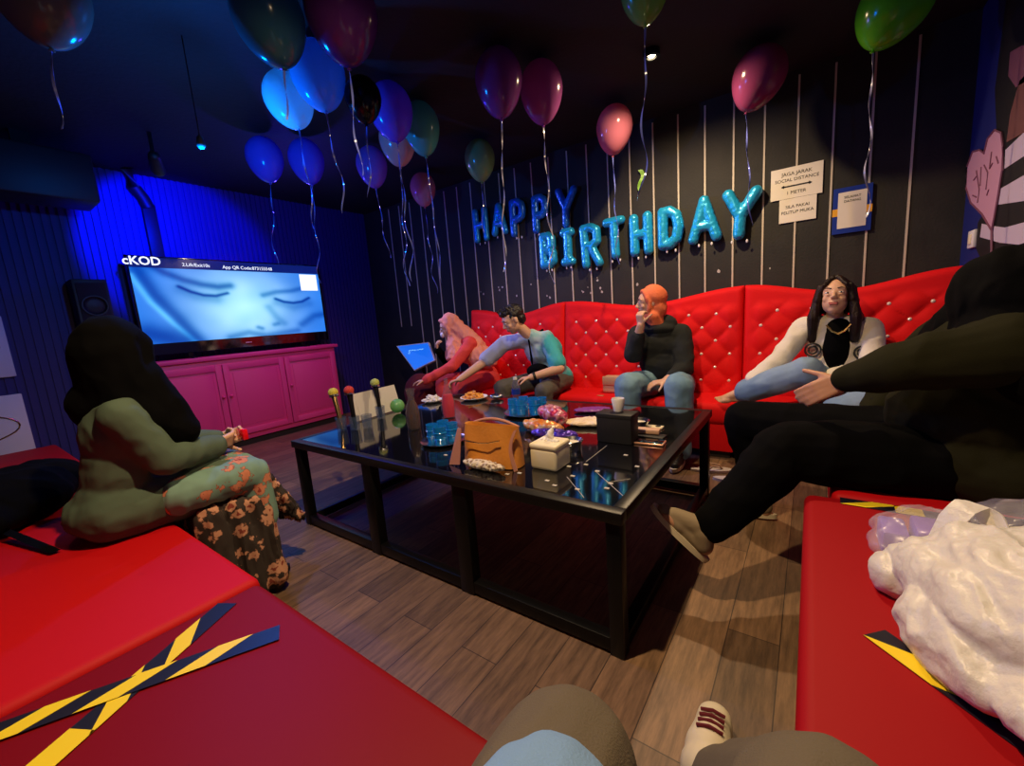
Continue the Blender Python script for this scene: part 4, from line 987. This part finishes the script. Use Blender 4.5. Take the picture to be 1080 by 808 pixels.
# ------------------------------------------------------------------ people
def basis(f, up=(0, 0, 1)):
    f = V(f).normalized(); r = f.cross(V(up)).normalized(); u = r.cross(f).normalized()
    return Matrix((r, f, u)).transposed()          # columns: right, forward, up
def head(bm, c, B, s=1.0, ears=True):
    L = lambda x, y, z: V(c)+B @ (V((x, y, z))*s)
    def e(x, y, z, rx, ry, rz): ell(bm, L(x, y, z), (rx*s, ry*s, rz*s), B)
    e(0, -.012, .035, .074, .092, .082); e(0, .018, -.035, .060, .068, .068); e(0, .040, -.082, .030, .032, .024)
    e(0, .050, .020, .058, .040, .055)
    for k in (-1, 1):
        e(k*.034, .062, -.022, .022, .018, .022); e(k*.030, .078, .028, .022, .009, .007)
        if ears: e(k*.075, -.005, -.002, .010, .018, .030)
        e(k*.028, .078, -.004, .016, .010, .007)
        e(k*.010, .097, -.026, .009, .009, .007)
    cap(bm, L(0, .080, .018), L(0, .103, -.020), .008*s, .011*s)
    e(0, .078, -.050, .026, .012, .012); e(0, .074, -.062, .022, .012, .010)
def facebits(c, B, s, body, browm='hair', eyes=True, glasses=False):
    L = lambda x, y, z: V(c)+B @ (V((x, y, z))*s)
    if eyes:
        for k in (-1, 1):
            b = bmesh.new(); ell(b, L(k*.030, .081, .008), (.0135*s, .0075*s, .0050*s), B, 12); e = obj('eye', b, M['eyewhite'], body)
            b = bmesh.new(); ell(b, L(k*.030, .0875, .008), (.0048*s, .003*s, .0046*s), B, 10); obj('iris', b, M['ink'], e)
    for k in (-1, 1):
        b = bmesh.new(); tube(b, [L(k*.014, .089, .030), L(k*.030, .089, .036), L(k*.047, .078, .031)], .0032*s, 6, .0018*s); obj('eyebrow', b, M[browm], body)
    b = bmesh.new(); cap(b, L(-.018, .0845, -.052), L(.018, .0845, -.052), .0050*s, .0050*s, flat=(B @ V((0, 0, 1)), .8)); cap(b, L(-.014, .084, -.060), L(.014, .084, -.060), .0060*s, .0060*s); obj('lips', b, M['lip'], body)
def hand(bm, wr, d, nrm, curl=.5, side=1, s=1.0, spread=.1):
    """wr wrist, d direction of the palm, nrm palm-facing normal, side: which way the thumb leaves"""
    d = V(d).normalized(); nrm = V(nrm); nrm = (nrm-d*nrm.dot(d)).normalized(); sd = d.cross(nrm).normalized()*side
    p = V(wr)
    for k in (-.026, -.009, .009, .026): cap(bm, p+d*.012*s+sd*k*.8*s, p+d*.078*s+sd*k*s, .0135*s, .0125*s)
    lens = [.068, .076, .070, .054]; offs = [.028, .009, -.010, -.028]
    for L, o in zip(lens, offs):
        L *= s; q = p+d*.080*s+sd*o*s; dr = (d+sd*o*spread*10).normalized(); a = 0
        for fr, rr in ((.45, .0098), (.32, .0088), (.25, .0080)):
            a += curl*.75; dd = (dr*math.cos(a)+nrm*math.sin(a)); q2 = q+dd*L*fr; cap(bm, q, q2, rr*s, rr*.93*s, n=10); q = q2
    q = p+d*.022*s+sd*.026*s; td = (sd*.75+d*.65+nrm*.25).normalized()
    for Lt, rr, mixn in ((.036, .0125, .1), (.030, .0105, .35), (.024, .0092, .6)):
        td2 = (td+d*.25*mixn+nrm*mixn*curl).normalized(); q2 = q+td2*Lt*s; cap(bm, q, q2, rr*s, rr*.9*s, n=10); q = q2
def foot(bm, an, toe_dir, s=1.0, toes=True, up=(0, 0, 1)):
    d = V(toe_dir).normalized(); u = V(up); sd = d.cross(u).normalized()
    u = sd.cross(d).normalized(); h = V(an)
    heel = h-d*.035*s-u*.045*s; cap(bm, h, heel, .036*s, .032*s); cap(bm, heel, h+d*.11*s-u*.055*s, .030*s, .026*s, flat=(u, .85))
    cap(bm, h+V(d)*.02*s, h+d*.12*s-u*.05*s, .033*s, .024*s); cap(bm, h+d*.09*s-u*.055*s+sd*.016*s, h+d*.135*s-u*.058*s+sd*.018*s, .022*s, .020*s); cap(bm, h+d*.09*s-u*.055*s-sd*.016*s, h+d*.125*s-u*.058*s-sd*.022*s, .022*s, .018*s)
    if toes:
        for i, (o, l, rr) in enumerate([(.032, .030, .0125), (.014, .026, .0095), (-.001, .022, .009), (-.015, .017, .0085), (-.028, .010, .008)]):
            a = h+d*.135*s-u*.060*s+sd*o*s; cap(bm, a, a+d*l*s-u*.004*s, rr*s, rr*.9*s, n=10)
def limb(bm, a, b, c, r):
    cap(bm, a, b, r[0], r[1]); cap(bm, b, c, r[1], r[2])
def torso(bm, J, g=0.0, wide=1.0, belly=0.0):
    sh = (J['sl']-J['sr']).normalized(); up = (J['chest']-J['pelvis']).normalized(); fw = up.cross(sh).normalized()
    if fw.dot(J['face']) < 0: fw = -fw
    Bt = Matrix((sh, fw, up)).transposed()
    ell(bm, J['pelvis'], (.165*wide+g, .125*wide+g, .12+g), Bt); mid = (J['pelvis']+J['chest'])/2
    ell(bm, mid+fw*belly*.5, (.145*wide+g, .105*wide+belly+g, .17+g), Bt)
    ell(bm, J['chest'], (.155*wide+g, .108*wide+g, .15+g), Bt)
    top = J['neck']-up*.05
    cap(bm, J['sl'].lerp(top, .1), J['sr'].lerp(top, .1), .055+g, .055+g)
    cap(bm, J['sl'].lerp(top, .3), top+up*.01, .05+g, .05+g); cap(bm, J['sr'].lerp(top, .3), top+up*.01, .05+g, .05+g)
    cap(bm, J['chest'], J['neck']-up*.03, .07+g, .05+g)
def person(label, J, skin='skin', s=1.0, arms=True, legs=True, feet=('bare', 'bare'), handspec=None, face=True, hs=1.0, brow='hair', lim=(.046, .038, .026), leg=(.078, .056, .036), wide=.93, vox=.0065, name='person', eyes=True):
    base = V((J['pelvis'].x, J['pelvis'].y, 0.0))
    r = thing(name, label, 'person', base)
    bm = bmesh.new(); torso(bm, J, -.008, wide)
    B = basis(J['face'], J.get('headup', (0, 0, 1))); head(bm, J['head'], B, hs, face)
    cap(bm, J['neck']-V((0, 0, .03)), J['head']-B @ V((0, .015, .05))*hs, .050*s, .046*s)
    for q in 'lr':
        limb(bm, J['s'+q], J['e'+q], J['w'+q], [x*s for x in lim])
        hsn = handspec.get(q) if handspec else None
        dd = J['w'+q]-J['e'+q]
        if hsn: hand(bm, J['w'+q], hsn[0], hsn[1], hsn[2], hsn[3], s*hsn[4] if len(hsn) > 4 else s)
        else: hand(bm, J['w'+q], dd, (0, 0, -1), .5, 1 if q == 'l' else -1, s)
        if legs:
            limb(bm, J['h'+q], J['k'+q], J['a'+q], [x*s for x in leg])
            foot(bm, J['a'+q], J['t'+q], s, True, J.get('fu'+q, (0, 0, 1)))
    body = obj('body', blob(bm, vox, 2), M[skin], r)
    if face: facebits(J['head'], B, hs, body, brow, eyes)
    return r, B, body
def top_cloth(J, m, r, name='shirt', g=.014, sleeve=1.0, hem=0.0, wide=1.0, arm=(.058, .052, .042), fold=.010, fscale=9, belly=0.0, only=None, label=None, seed=0, vox=.009, extra=None):
    bm = bmesh.new(); torso(bm, J, g, wide, belly)
    for q in (only or 'lr'):
        if sleeve <= .5:
            cap(bm, J['s'+q], J['s'+q].lerp(J['e'+q], sleeve*2), arm[0], arm[1]*1.06)
        else:
            cap(bm, J['s'+q], J['e'+q], arm[0], arm[1]); cap(bm, J['e'+q], J['e'+q].lerp(J['w'+q], (sleeve-.5)*2), arm[1], arm[2])
    if hem:
        for q in 'lr': cap(bm, J['h'+q], J['h'+q].lerp(J['k'+q], hem), .105, .10)
    if extra: extra(bm)
    return obj(name, blob(bm, vox, 5, fold=fold, fscale=fscale, seed=seed), m, r, label=label)
def trousers(J, m, r, name='trousers', rad=(.098, .076, .058), fold=.010, fscale=9, end=.95, vox=.009, seed=1, lh=None):
    bm = bmesh.new()
    sh = (J['sl']-J['sr']).normalized(); ell(bm, J['pelvis']-V((0, 0, .02)), (.175, .135, .11))
    for q in 'lr':
        cap(bm, J['h'+q], J['k'+q], rad[0], rad[1]); cap(bm, J['k'+q], J['k'+q].lerp(J['a'+q], end), rad[1], rad[2])
    me = blob(bm, vox, 5, fold=fold, fscale=fscale, seed=seed)
    return obj(name, me, m, r)
def scarf(J, m, r, B, name='headscarf', hs=1.0, face=True, drape=None, fold=.008, fscale=11, extra=None, label=None, vox=.007, chin=True):
    c = J['head']; L = lambda x, y, z: V(c)+B @ (V((x, y, z))*hs)
    bm = bmesh.new()
    ell(bm, L(0, -.030, .040), (.094*hs, .096*hs, .096*hs), B); ell(bm, L(0, -.040, -.04), (.088*hs, .078*hs, .11*hs), B)
    N = 22
    for i in range(N):     # the rim around the face oval
        a0 = 2*PI*i/N; a1 = 2*PI*(i+1)/N
        def rp(a): return L(.072*math.sin(a), .040-.020*abs(math.sin(a))+(.012 if math.cos(a) > .4 else 0), -.008+.098*math.cos(a))
        cap(bm, rp(a0), rp(a1), .017*hs, .017*hs, n=10)
    if not face:
        ell(bm, L(0, .02, 0), (.090*hs, .090*hs, .125*hs), B); cap(bm, L(0, -.03, 0), J['neck']-V((0, 0, .03)), .105*hs, .115)
    cap(bm, L(-.04, -.01, -.10), J['neck']-V((0, 0, .02)), .055*hs, .085); cap(bm, L(.04, -.01, -.10), J['neck']-V((0, 0, .02)), .055*hs, .085)
    if chin: cap(bm, L(-.02, .03, -.118), L(.02, .03, -.118), .028*hs, .028*hs)
    if drape:
        for d in drape: cap(bm, *d)
    if extra: extra(bm)
    return obj(name, blob(bm, vox, 3 if face else 14, fold=fold, fscale=fscale, seed=2, stretch=(1, 1, .8)), m, r, label=label)
def shoe(an, d, r, m, sm, name='shoe', s=1.0, up=(0, 0, 1), laces=None):
    d = V(d).normalized(); u = V(up); sd = d.cross(u).normalized(); u = sd.cross(d).normalized(); h = V(an)
    bm = bmesh.new()
    cap(bm, h-u*.01, h-d*.03*s-u*.045*s, .046*s, .040*s); cap(bm, h-d*.03*s-u*.05*s, h+d*.13*s-u*.055*s, .038*s, .036*s, flat=(u, .85)); cap(bm, h+d*.03*s, h+d*.12*s-u*.045*s, .042*s, .034*s)
    cap(bm, h+d*.08*s-u*.055*s, h+d*.16*s-u*.060*s, .044*s, .034*s, flat=(u, .7))
    o = obj(name, blob(bm, .006, 3), m, r)
    bm = bmesh.new(); out = []
    for i in range(30):
        a = 2*PI*i/30; x = .062+.150*math.cos(a); y = (.040+.008*math.cos(a))*math.sin(a); out.append(h+(d*x+sd*y)*s-u*.098*s)
    poly(bm, out, u*.024*s); obj('sole', bm, sm, o)
    if laces:
        bm = bmesh.new()
        for i in range(4):
            q = h+d*(.040+.026*i)*s-u*(-.040+.014*i)*s; tube(bm, [q-sd*.022*s-u*.004, q+u*.004, q+sd*.022*s-u*.004], .0035*s, 6)
        obj('lace', bm, laces, o)
    return o
yv = ony

# --- the woman in the salmon headscarf, left end of the sofa
J = dict(pelvis=V((-2.86, 3.47, .53)), chest=V((-2.92, 3.34, .84)), neck=V((-2.99, 3.25, .98)), head=V((-3.06, 3.17, 1.085)), face=V((-.62, -.72, -.25)),
         sr=V((-3.05, 3.40, .91)), sl=V((-2.80, 3.20, .91)), er=V((-3.20, 3.24, .72)), wr=V((-3.13, 3.05, .86)), el=V((-2.90, 3.00, .70)), wl=V((-3.12, 2.83, .585)),
         hr=V((-2.98, 3.44, .51)), hl=V((-2.76, 3.40, .51)), kr=V((-3.08, 3.06, .50)), kl=V((-2.82, 3.02, .50)), ar=V((-3.08, 3.06, .08)), al=V((-2.82, 2.98, .08)), tr=V((-.3, -1, 0)), tl=V((-.2, -1, 0)))
r, B, body = person('woman in a salmon headscarf and coral dress seated at the left end of the sofa', J, 'skinlight', .9, handspec={'r': ((.1, -.2, 1), (.3, .3, 0), 1.0, 1), 'l': ((-.9, -.6, -.1), (0, 0, -1), .4, 1)}, hs=.95)
def dress(J, bm): pass
top_cloth(J, M['coral'], r, 'dress', .016, 1.0, .0, .92, (.060, .055, .045), .012, 8, only='l', extra=lambda bm: (cap(bm, J['hr'], J['kr'], .11, .10), cap(bm, J['hl'], J['kl'], .11, .10), cap(bm, J['kr'], J['ar']+V((0, 0, .05)), .10, .12), cap(bm, J['kl'], J['al']+V((0, 0, .05)), .10, .12)))
bm = bmesh.new(); cap(bm, J['sr'], J['er'], .058, .052); cap(bm, J['er'], J['wr'], .052, .040); obj('sleeve', blob(bm, .008, 3, fold=.007), M['blackcloth'], r, label='black sleeve')
scarf(J, M['pinkhijab'], r, B, hs=1.04, fold=.014, fscale=13, drape=[(J['neck'], J['chest']+V((.02, -.06, -.02)), .10, .13), (J['neck']+V((-.02, -.06, -.02)), V((-2.98, 3.14, .80)), .08, .10), (J['head']+V((.05, .05, 0)), V((-2.84, 3.30, .88)), .09, .10), (J['neck']+V((.05, .03, 0)), V((-2.78, 3.28, .76)), .09, .11), (J['neck']+V((.05, .08, 0)), V((-2.72, 3.36, .72)), .08, .09)])
bm = bmesh.new(); ell(bm, J['head']+B @ V((0, .088, -.052)), (.045, .022, .030), B); obj('face_mask', bm, M['white'], r)
bm = bmesh.new(); ell(bm, (-3.42, 3.02, .40), (.19, .17, .22)); ell(bm, (-3.42, 3.02, .15), (.2, .18, .15)); me = blob(bm, .012, 5, fold=.006)
for v in me.vertices: v.co.z = max(v.co.z, .002)
solo('pouf', me, M['maroon'], 'dark maroon rounded pouf left of the woman in the salmon headscarf', 'pouf')

# --- the man in the tie-dye shirt, reaching to the plate
hm = yv(541, 337, 3.02)
J = dict(pelvis=V((-2.00, 3.44, .54)), chest=V((-2.01, 3.30, .82)), neck=V((-2.06, 3.17, .985)), head=V((-2.145, 3.04, 1.115)), face=V((-.58, -.70, -.42)),
         sr=yv(531, 362, 3.20)+V((.02, 0, 0)), sl=yv(577, 357, 3.25), er=yv(509, 383, 2.98), wr=yv(485, 400, 2.78), el=yv(590, 389, 3.12), wl=yv(560, 398, 2.96),
         hr=V((-2.12, 3.42, .52)), hl=V((-1.90, 3.44, .52)), kr=V((-2.32, 3.03, .50)), kl=V((-1.84, 2.98, .50)), ar=V((-2.32, 3.05, .09)), al=V((-1.84, 3.02, .09)), tr=V((-.4, -1, 0)), tl=V((0, -1, 0)))
r, B, body = person('man in a tie-dye shirt and grey trousers leaning over to reach a plate', J, 'skinlight', 1.0, handspec={'r': ((-.8, -.5, -.25), (.2, 0, -1), .8, -1), 'l': ((-.9, -.3, -.1), (0, 0, -1), .7, 1)}, hs=1.03, lim=(.052, .044, .030))
top_cloth(J, M['tiedye'], r, 'shirt', .018, .40, .0, 1.05, (.072, .070, .05), .010, 8, seed=3)
trousers(J, M['greytrouser'], r)
for q in 'lr': shoe(J['a'+q]+V((0, 0, .02)), J['t'+q], r, M['black'], M['white'])
bm = bmesh.new(); Lh = lambda x, y, z: J['head']+B @ V((x, y, z))
ell(bm, Lh(0, -.030, .052), (.087, .095, .084), B); ell(bm, Lh(0, .040, .090), (.068, .052, .034), B); ell(bm, Lh(0, -.065, -.01), (.075, .05, .06), B)
for i in range(26): a = random.uniform(-.06, .06); b_ = random.uniform(-.07, .07); cap(bm, Lh(a, b_, .095), Lh(a*1.2+random.uniform(-.01, .01), b_+.02, .135), .012, .005, n=8)
obj('hair', blob(bm, .006, 2, fold=.007, fscale=35), M['hair'], r)
bm = bmesh.new(); ch = J['chest']; tube(bm, [J['sl']+V((-.05, .02, .08)), J['sl']+V((-.12, -.12, .0)), ch+V((-.02, -.18, -.06)), ch+V((-.06, -.10, -.2))], .012, 8); obj('bag_strap', bm, M['blackcloth'], r)
bm = bmesh.new(); ell(bm, ch+V((.03, -.16, -.17)), (.12, .06, .07)); obj('waist_pouch', blob(bm, .008, 2, fold=.006), M['blackcloth'], r)
bm = bmesh.new(); a = J['el'].lerp(J['wl'], .88); dd = (J['wl']-J['el']).normalized(); tube(bm, [a-dd*.010, a+dd*.012], .036, 16); obj('wristwatch', bm, M['black'], r)

# --- the woman in the orange headscarf
J = dict(pelvis=V((-.96, 3.48, .54)), chest=V((-.975, 3.42, .84)), neck=V((-.99, 3.38, 1.00)), head=V((-1.03, 3.335, 1.175)), face=V((-.86, -.48, -.02)),
         sr=V((-1.13, 3.33, .925)), sl=V((-.82, 3.42, .915)), er=yv(668, 374, 3.20), wr=yv(676, 343, 3.13), el=yv(722, 388, 3.32), wl=yv(702, 402, 3.12),
         hr=V((-1.06, 3.44, .52)), hl=V((-.84, 3.44, .52)), kr=yv(662, 407, 3.02), kl=yv(716, 409, 3.02), ar=V((-1.10, 3.02, .09)), al=V((-.74, 3.02, .09)), tr=V((-.2, -1, 0)), tl=V((0, -1, 0)))
r, B, body = person('woman in an orange headscarf, black top and jeans with a hand at her mouth', J, 'skinlight', 1.0, handspec={'r': ((-.05, -.15, 1), (.4, .9, .1), 1.15, -1, .95), 'l': ((-.75, -.5, -.1), (0, .2, -1), .5, 1)}, hs=1.02, lim=(.055, .048, .030))
top_cloth(J, M['blacktop'], r, 'top', .026, .82, .0, 1.12, (.082, .072, .05), .009, 8, belly=.02, seed=5)
trousers(J, M['jeans'], r, 'jeans', (.115, .100, .078), .008, 8)
for q in 'lr': shoe(J['a'+q]+V((0, 0, .02)), J['t'+q], r, M['black'], M['sole'])
scarf(J, M['orangehijab'], r, B, hs=1.04, fold=.006)
bm = bmesh.new(); cap(bm, J['neck']+V((-.06, -.02, .0)), J['neck']+V((.07, .02, .0)), .075, .075); ell(bm, J['neck']+V((0, 0, -.03)), (.15, .12, .06)); obj('collar', blob(bm, .008, 3, fold=.008), M['blacktop'], r)
a = J['wl']+V((-.10, -.05, -.005)); 

# --- the woman in the white jacket, cross-legged
J = dict(pelvis=V((.17, 3.46, .53)), chest=V((.14, 3.45, .82)), neck=V((.125, 3.42, .985)), head=V((.12, 3.37, 1.115)), face=V((-.10, -.90, .28)),
         sr=V((-.045, 3.42, .925)), sl=V((.30, 3.42, .905)), er=yv(822, 380, 3.28), wr=yv(793, 402, 3.16), el=yv(922, 388, 3.28), wl=yv(878, 398, 3.08),
         hr=V((.08, 3.42, .53)), hl=V((.27, 3.42, .53)), kr=yv(850, 392, 3.08), kl=V((.34, 3.02, .56)), ar=yv(783, 414, 3.17), al=V((.12, 2.98, .46)), tr=V((-1, -.35, .02)), tl=V((-1, .0, 0)), fur=V((0, -.3, 1)))
r, B, body = person('barefoot woman in a white jacket and jeans sitting cross-legged on the sofa', J, 'skinlight', .95, handspec={'r': ((-.8, -.2, -.5), (0, .3, -1), .8, -1), 'l': ((-.9, -.2, -.1), (0, 0, -1), .7, 1)}, hs=1.08, lim=(.045, .038, .026))
top_cloth(J, M['whitejacket'], r, 'jacket', .022, .96, .0, 1.0, (.068, .062, .055), .012, 8, seed=7)
bm = bmesh.new(); ell(bm, J['chest']+V((-.005, -.105, -.01)), (.070, .045, .165)); ell(bm, J['chest']+V((0, -.075, .11)), (.07, .05, .06)); obj('black_blouse', blob(bm, .007, 3, fold=.006), M['blackcloth'], r)
bm = bmesh.new(); tube(bm, [J['chest']+V((-.06, -.150, .13)), J['chest']+V((-.03, -.158, .09)), J['chest']+V((0, -.162, .075)), J['chest']+V((.03, -.158, .09)), J['chest']+V((.06, -.150, .13))], .007, 8); obj('necklace', bm, M['goldmetal'], r)
bm = bmesh.new()
for (dx, dz, rr) in ((-.125, -.03, .042), (.125, -.05, .040), (-.12, -.17, .040)):
    for q in (1, .55):
        c = J['chest']+V((dx, -.125-(.01 if abs(dx) < .11 else 0), dz)); tube(bm, [c+V((rr*q*math.cos(t), .012*abs(math.cos(t)), rr*q*math.sin(t))) for t in [2*PI*i/20 for i in range(21)]], .006, 6)
obj('ring_print', bm, M['ink'], r)
trousers(J, M['jeansblue'], r, 'jeans', (.11, .092, .078), .010, 8, end=.93)
bm = bmesh.new(); Lh = lambda x, y, z: J['head']+B @ (V((x, y, z))*1.08)
ell(bm, Lh(0, -.030, .045), (.092, .098, .088), B); 
for k in (-1, 1):
    for j in range(5):
        y_ = .020-.03*j; cap(bm, Lh(k*.078, y_, .045), Lh(k*.088, y_, -.05), .020, .026); cap(bm, Lh(k*.088, y_, -.05), Lh(k*(.10+.004*j), y_-.012, -.12), .026, .030)
        e_ = Lh(k*.10, y_-.012, -.12); cap(bm, e_, V((e_.x*1.0, e_.y+.02, J['neck'].z-.13)), .030, .024)
    for j in range(8): cap(bm, Lh(k*(.010+.004*j), .045, .112-.003*j), Lh(k*(.050+.004*j), .080-.006*j, .055-.008*j), .014, .010, n=8)
    cap(bm, Lh(k*.070, .052, .055), Lh(k*.082, .035, -.02), .016, .020)
for j in range(6): cap(bm, Lh(-.075+.03*j, -.09, .0), V((J['neck'].x-.09+.036*j, J['neck'].y+.09, J['neck'].z-.12)), .035, .03)
obj('hair', blob(bm, .006, 3, fold=.004, fscale=16, stretch=(3, 3, .25)), M['brownhair'], r)

# --- the large person in black and olive on the right
J = dict(pelvis=V((.44, 2.04, .55)), chest=V((.50, 2.02, .86)), neck=V((.49, 1.98, 1.00)), head=V((.475, 1.95, 1.10)), face=V((-.70, .70, -.05)),
         sr=V((.47, 1.80, .95)), sl=V((.42, 2.20, .94)), er=yv(950, 385, 1.78), wr=yv(888, 402, 1.90), el=V((.30, 2.38, .72)), wl=V((.22, 2.26, .62)),
         hr=V((.36, 1.95, .54)), hl=V((.36, 2.15, .54)), kr=V((-.06, 1.86, .56)), kl=V((-.24, 2.36, .53)), ar=V((-.300, 1.58, .295)), al=V((-.20, 2.40, .09)), tr=V((-.155, .02, .125)), tl=V((-1, 0, 0)), fur=V((.62, .1, .78)))
r, B, body = person('large person in a black headscarf, olive top and black trousers with one leg crossed', J, 'skin', 1.0, handspec={'r': ((-.85, .05, -.50), (-.35, .85, -.45), .35, -1, 1.08), 'l': ((-1, 0, -.3), (0, 0, -1), .5, 1)}, face=False, hs=1.05, lim=(.058, .048, .032), leg=(.09, .065, .038))
top_cloth(J, M['olive'], r, 'top', .05, .93, .35, 1.2, (.105, .080, .055), .012, 7, belly=.04, seed=9, extra=lambda bm: (ell(bm, J['pelvis']+V((.08, -.04, -.02)), (.22, .24, .14)), cap(bm, J['hr'], J['hr'].lerp(J['kr'], .25), .13, .12)))
trousers(J, M['blackcloth'], r, 'trousers', (.145, .115, .07), .012, 7, end=.9, seed=4)
scarf(J, M['blackcloth'], r, B, hs=1.10, face=False, fold=.010, drape=[(J['neck'], J['chest']+V((.05, -.02, -.05)), .12, .17), (J['neck']+V((0, -.08, .0)), V((.55, 1.80, .90)), .11, .12), (J['head']+V((.02, .02, .02)), V((.44, 2.15, .93)), .10, .12)])
shoe(J['ar']+V((0, 0, 0)), J['tr'], r, M['canvas'], M['sole'], up=J['fur'], s=.92)
shoe(J['al']+V((0, 0, .02)), J['tl'], r, M['canvas'], M['sole'])

# --- the woman on the left bench in the floral skirt
J = dict(pelvis=V((-2.15, .33, .56)), chest=V((-2.13, .37, .82)), neck=V((-2.12, .40, .98)), head=V((-2.14, .415, 1.115)), face=V((-.45, .85, -.28)),
         sr=V((-1.99, .36, .90)), sl=V((-2.28, .40, .90)), er=V((-1.97, .45, .71)), wr=V((-2.10, .66, .69)), el=V((-2.36, .45, .72)), wl=V((-2.20, .70, .69)),
         hr=V((-2.07, .30, .54)), hl=V((-2.27, .32, .54)), kr=V((-2.05, .71, .53)), kl=V((-2.28, .72, .53)), ar=V((-2.05, .64, .09)), al=V((-2.26, .66, .09)), tr=V((0, 1, 0)), tl=V((-.2, 1, 0)))
r, B, body = person('woman in a long black headscarf, sage tunic and floral skirt on the left bench', J, 'skinlight', .95, handspec={'r': ((-.3, .9, .1), (-.8, -.1, .4), .9, -1), 'l': ((.3, .9, .1), (.7, 0, .3), .9, 1)}, face=False, hs=1.0)
top_cloth(J, M['sage'], r, 'tunic', .010, .98, .9, .95, (.066, .060, .050), .006, 12, seed=11, extra=lambda bm: (ell(bm, J['pelvis']+V((0, -.01, -.02)), (.18, .15, .10)),))
bm = bmesh.new()
for i in range(7):
    x = -2.33+.055*i; cap(bm, (x, .48, .55), (x+.01, .74-.01*abs(i-3), .555), .075, .075)
    cap(bm, (x, .74, .545), (x+.015*(i-3)*.3, .75, .34), .072, .060)
obj('skirt', blob(bm, .009, 5, fold=.010, fscale=8, seed=12, stretch=(2, 2, .5)), M['skirt'], r)
bm = bmesh.new()
for i in range(8):
    x = -2.34+.052*i
    for yy in (.74, .66, .57): cap(bm, (x, yy-.02, .43), (x+.010*(i-3), yy, .07), .056, .050)
obj('skirt_hem', blob(bm, .009, 4, fold=.018, fscale=10, seed=13, stretch=(2.5, 2.5, .4)), M['skirtdark'], r)
bm = bmesh.new()
for i in range(5):
    x = -2.30+.06*i; cap(bm, (x, .80, .48), (x+.01, .89+.012*i, .24), .045, .022)
obj('fringe', blob(bm, .008, 2, fold=.02, fscale=22, seed=14, stretch=(2.5, 2.5, .6)), M['skirtdark'], r)
scarf(J, M['blackcloth'], r, B, hs=1.05, face=False, fold=.008, drape=[(J['neck'], V((-2.10, .45, .86)), .10, .12), (J['neck']+V((0, .05, .02)), V((-2.06, .52, .80)), .10, .085), (J['neck'], V((-2.16, .36, .94)), .10, .11)])
for q in 'lr': shoe(J['a'+q]+V((0, 0, .02)), J['t'+q], r, M['black'], M['black'])
bm = bmesh.new(); a = V((-2.13, .78, .70)); box(bm, a+V((-.035, -.012, -.02)), a+V((.035, .012, .03)), .006); solo('red_phone', bm, M['reddrink'], 'small red phone in the hands of the woman in the floral skirt', 'phone')
bm = bmesh.new(); cap(bm, J['wr']+V((0, -.035, 0)), J['wr']+V((0, -.005, .0)), .045, .040); obj('cuff', blob(bm, .006, 1, fold=.008, fscale=50), M['white'], r)

# --- the photographer: lap, knees and one shoe
J = dict(pelvis=V((-.13, .02, .56)), chest=V((-.10, -.20, .86)), neck=V((-.08, -.24, 1.04)), head=V((-.06, -.24, 1.20)), face=V((-.3, 1, 0)),
         sr=V((.09, -.30, .96)), sl=V((-.26, -.24, .96)), er=V((.20, -.30, .70)), wr=V((.14, -.10, .60)), el=V((-.38, -.26, .70)), wl=V((-.30, -.02, .62)),
         hr=V((-.02, .06, .54)), hl=V((-.22, .06, .54)), kr=V((.045, .53, .475)), kl=V((-.30, .475, .415)), ar=V((-.12, .84, .10)), al=V((-.40, .62, .09)), tr=V((-.10, 1, 0)), tl=V((-.2, 1, 0)))
r, B, body = person('photographer seen from above, grey-brown knees with a pale blue top over the lap', J, 'skin', 1.0, face=False)
trousers(J, M['khaki'], r, 'trousers', (.115, .122, .080), .006, 6, end=.9, seed=15)
top_cloth(J, M['blueknit'], r, 'blue_top', .02, .95, .0, 1.0, (.068, .06, .05), .006, 8, seed=16, extra=lambda bm: (cap(bm, J['hl'], J['hl'].lerp(J['kl'], .74)+V((.012, 0, .022)), .125, .112), cap(bm, J['hr'], J['hr'].lerp(J['kr'], .78)+V((.02, 0, .016)), .128, .118)))
shoe(J['ar']+V((-.035, .0, .035)), J['tr'], r, M['sole'], M['white'], laces=M['maroon'], s=1.25)
shoe(J['al']+V((0, 0, .015)), J['tl'], r, M['sole'], M['white'], laces=M['maroon'])
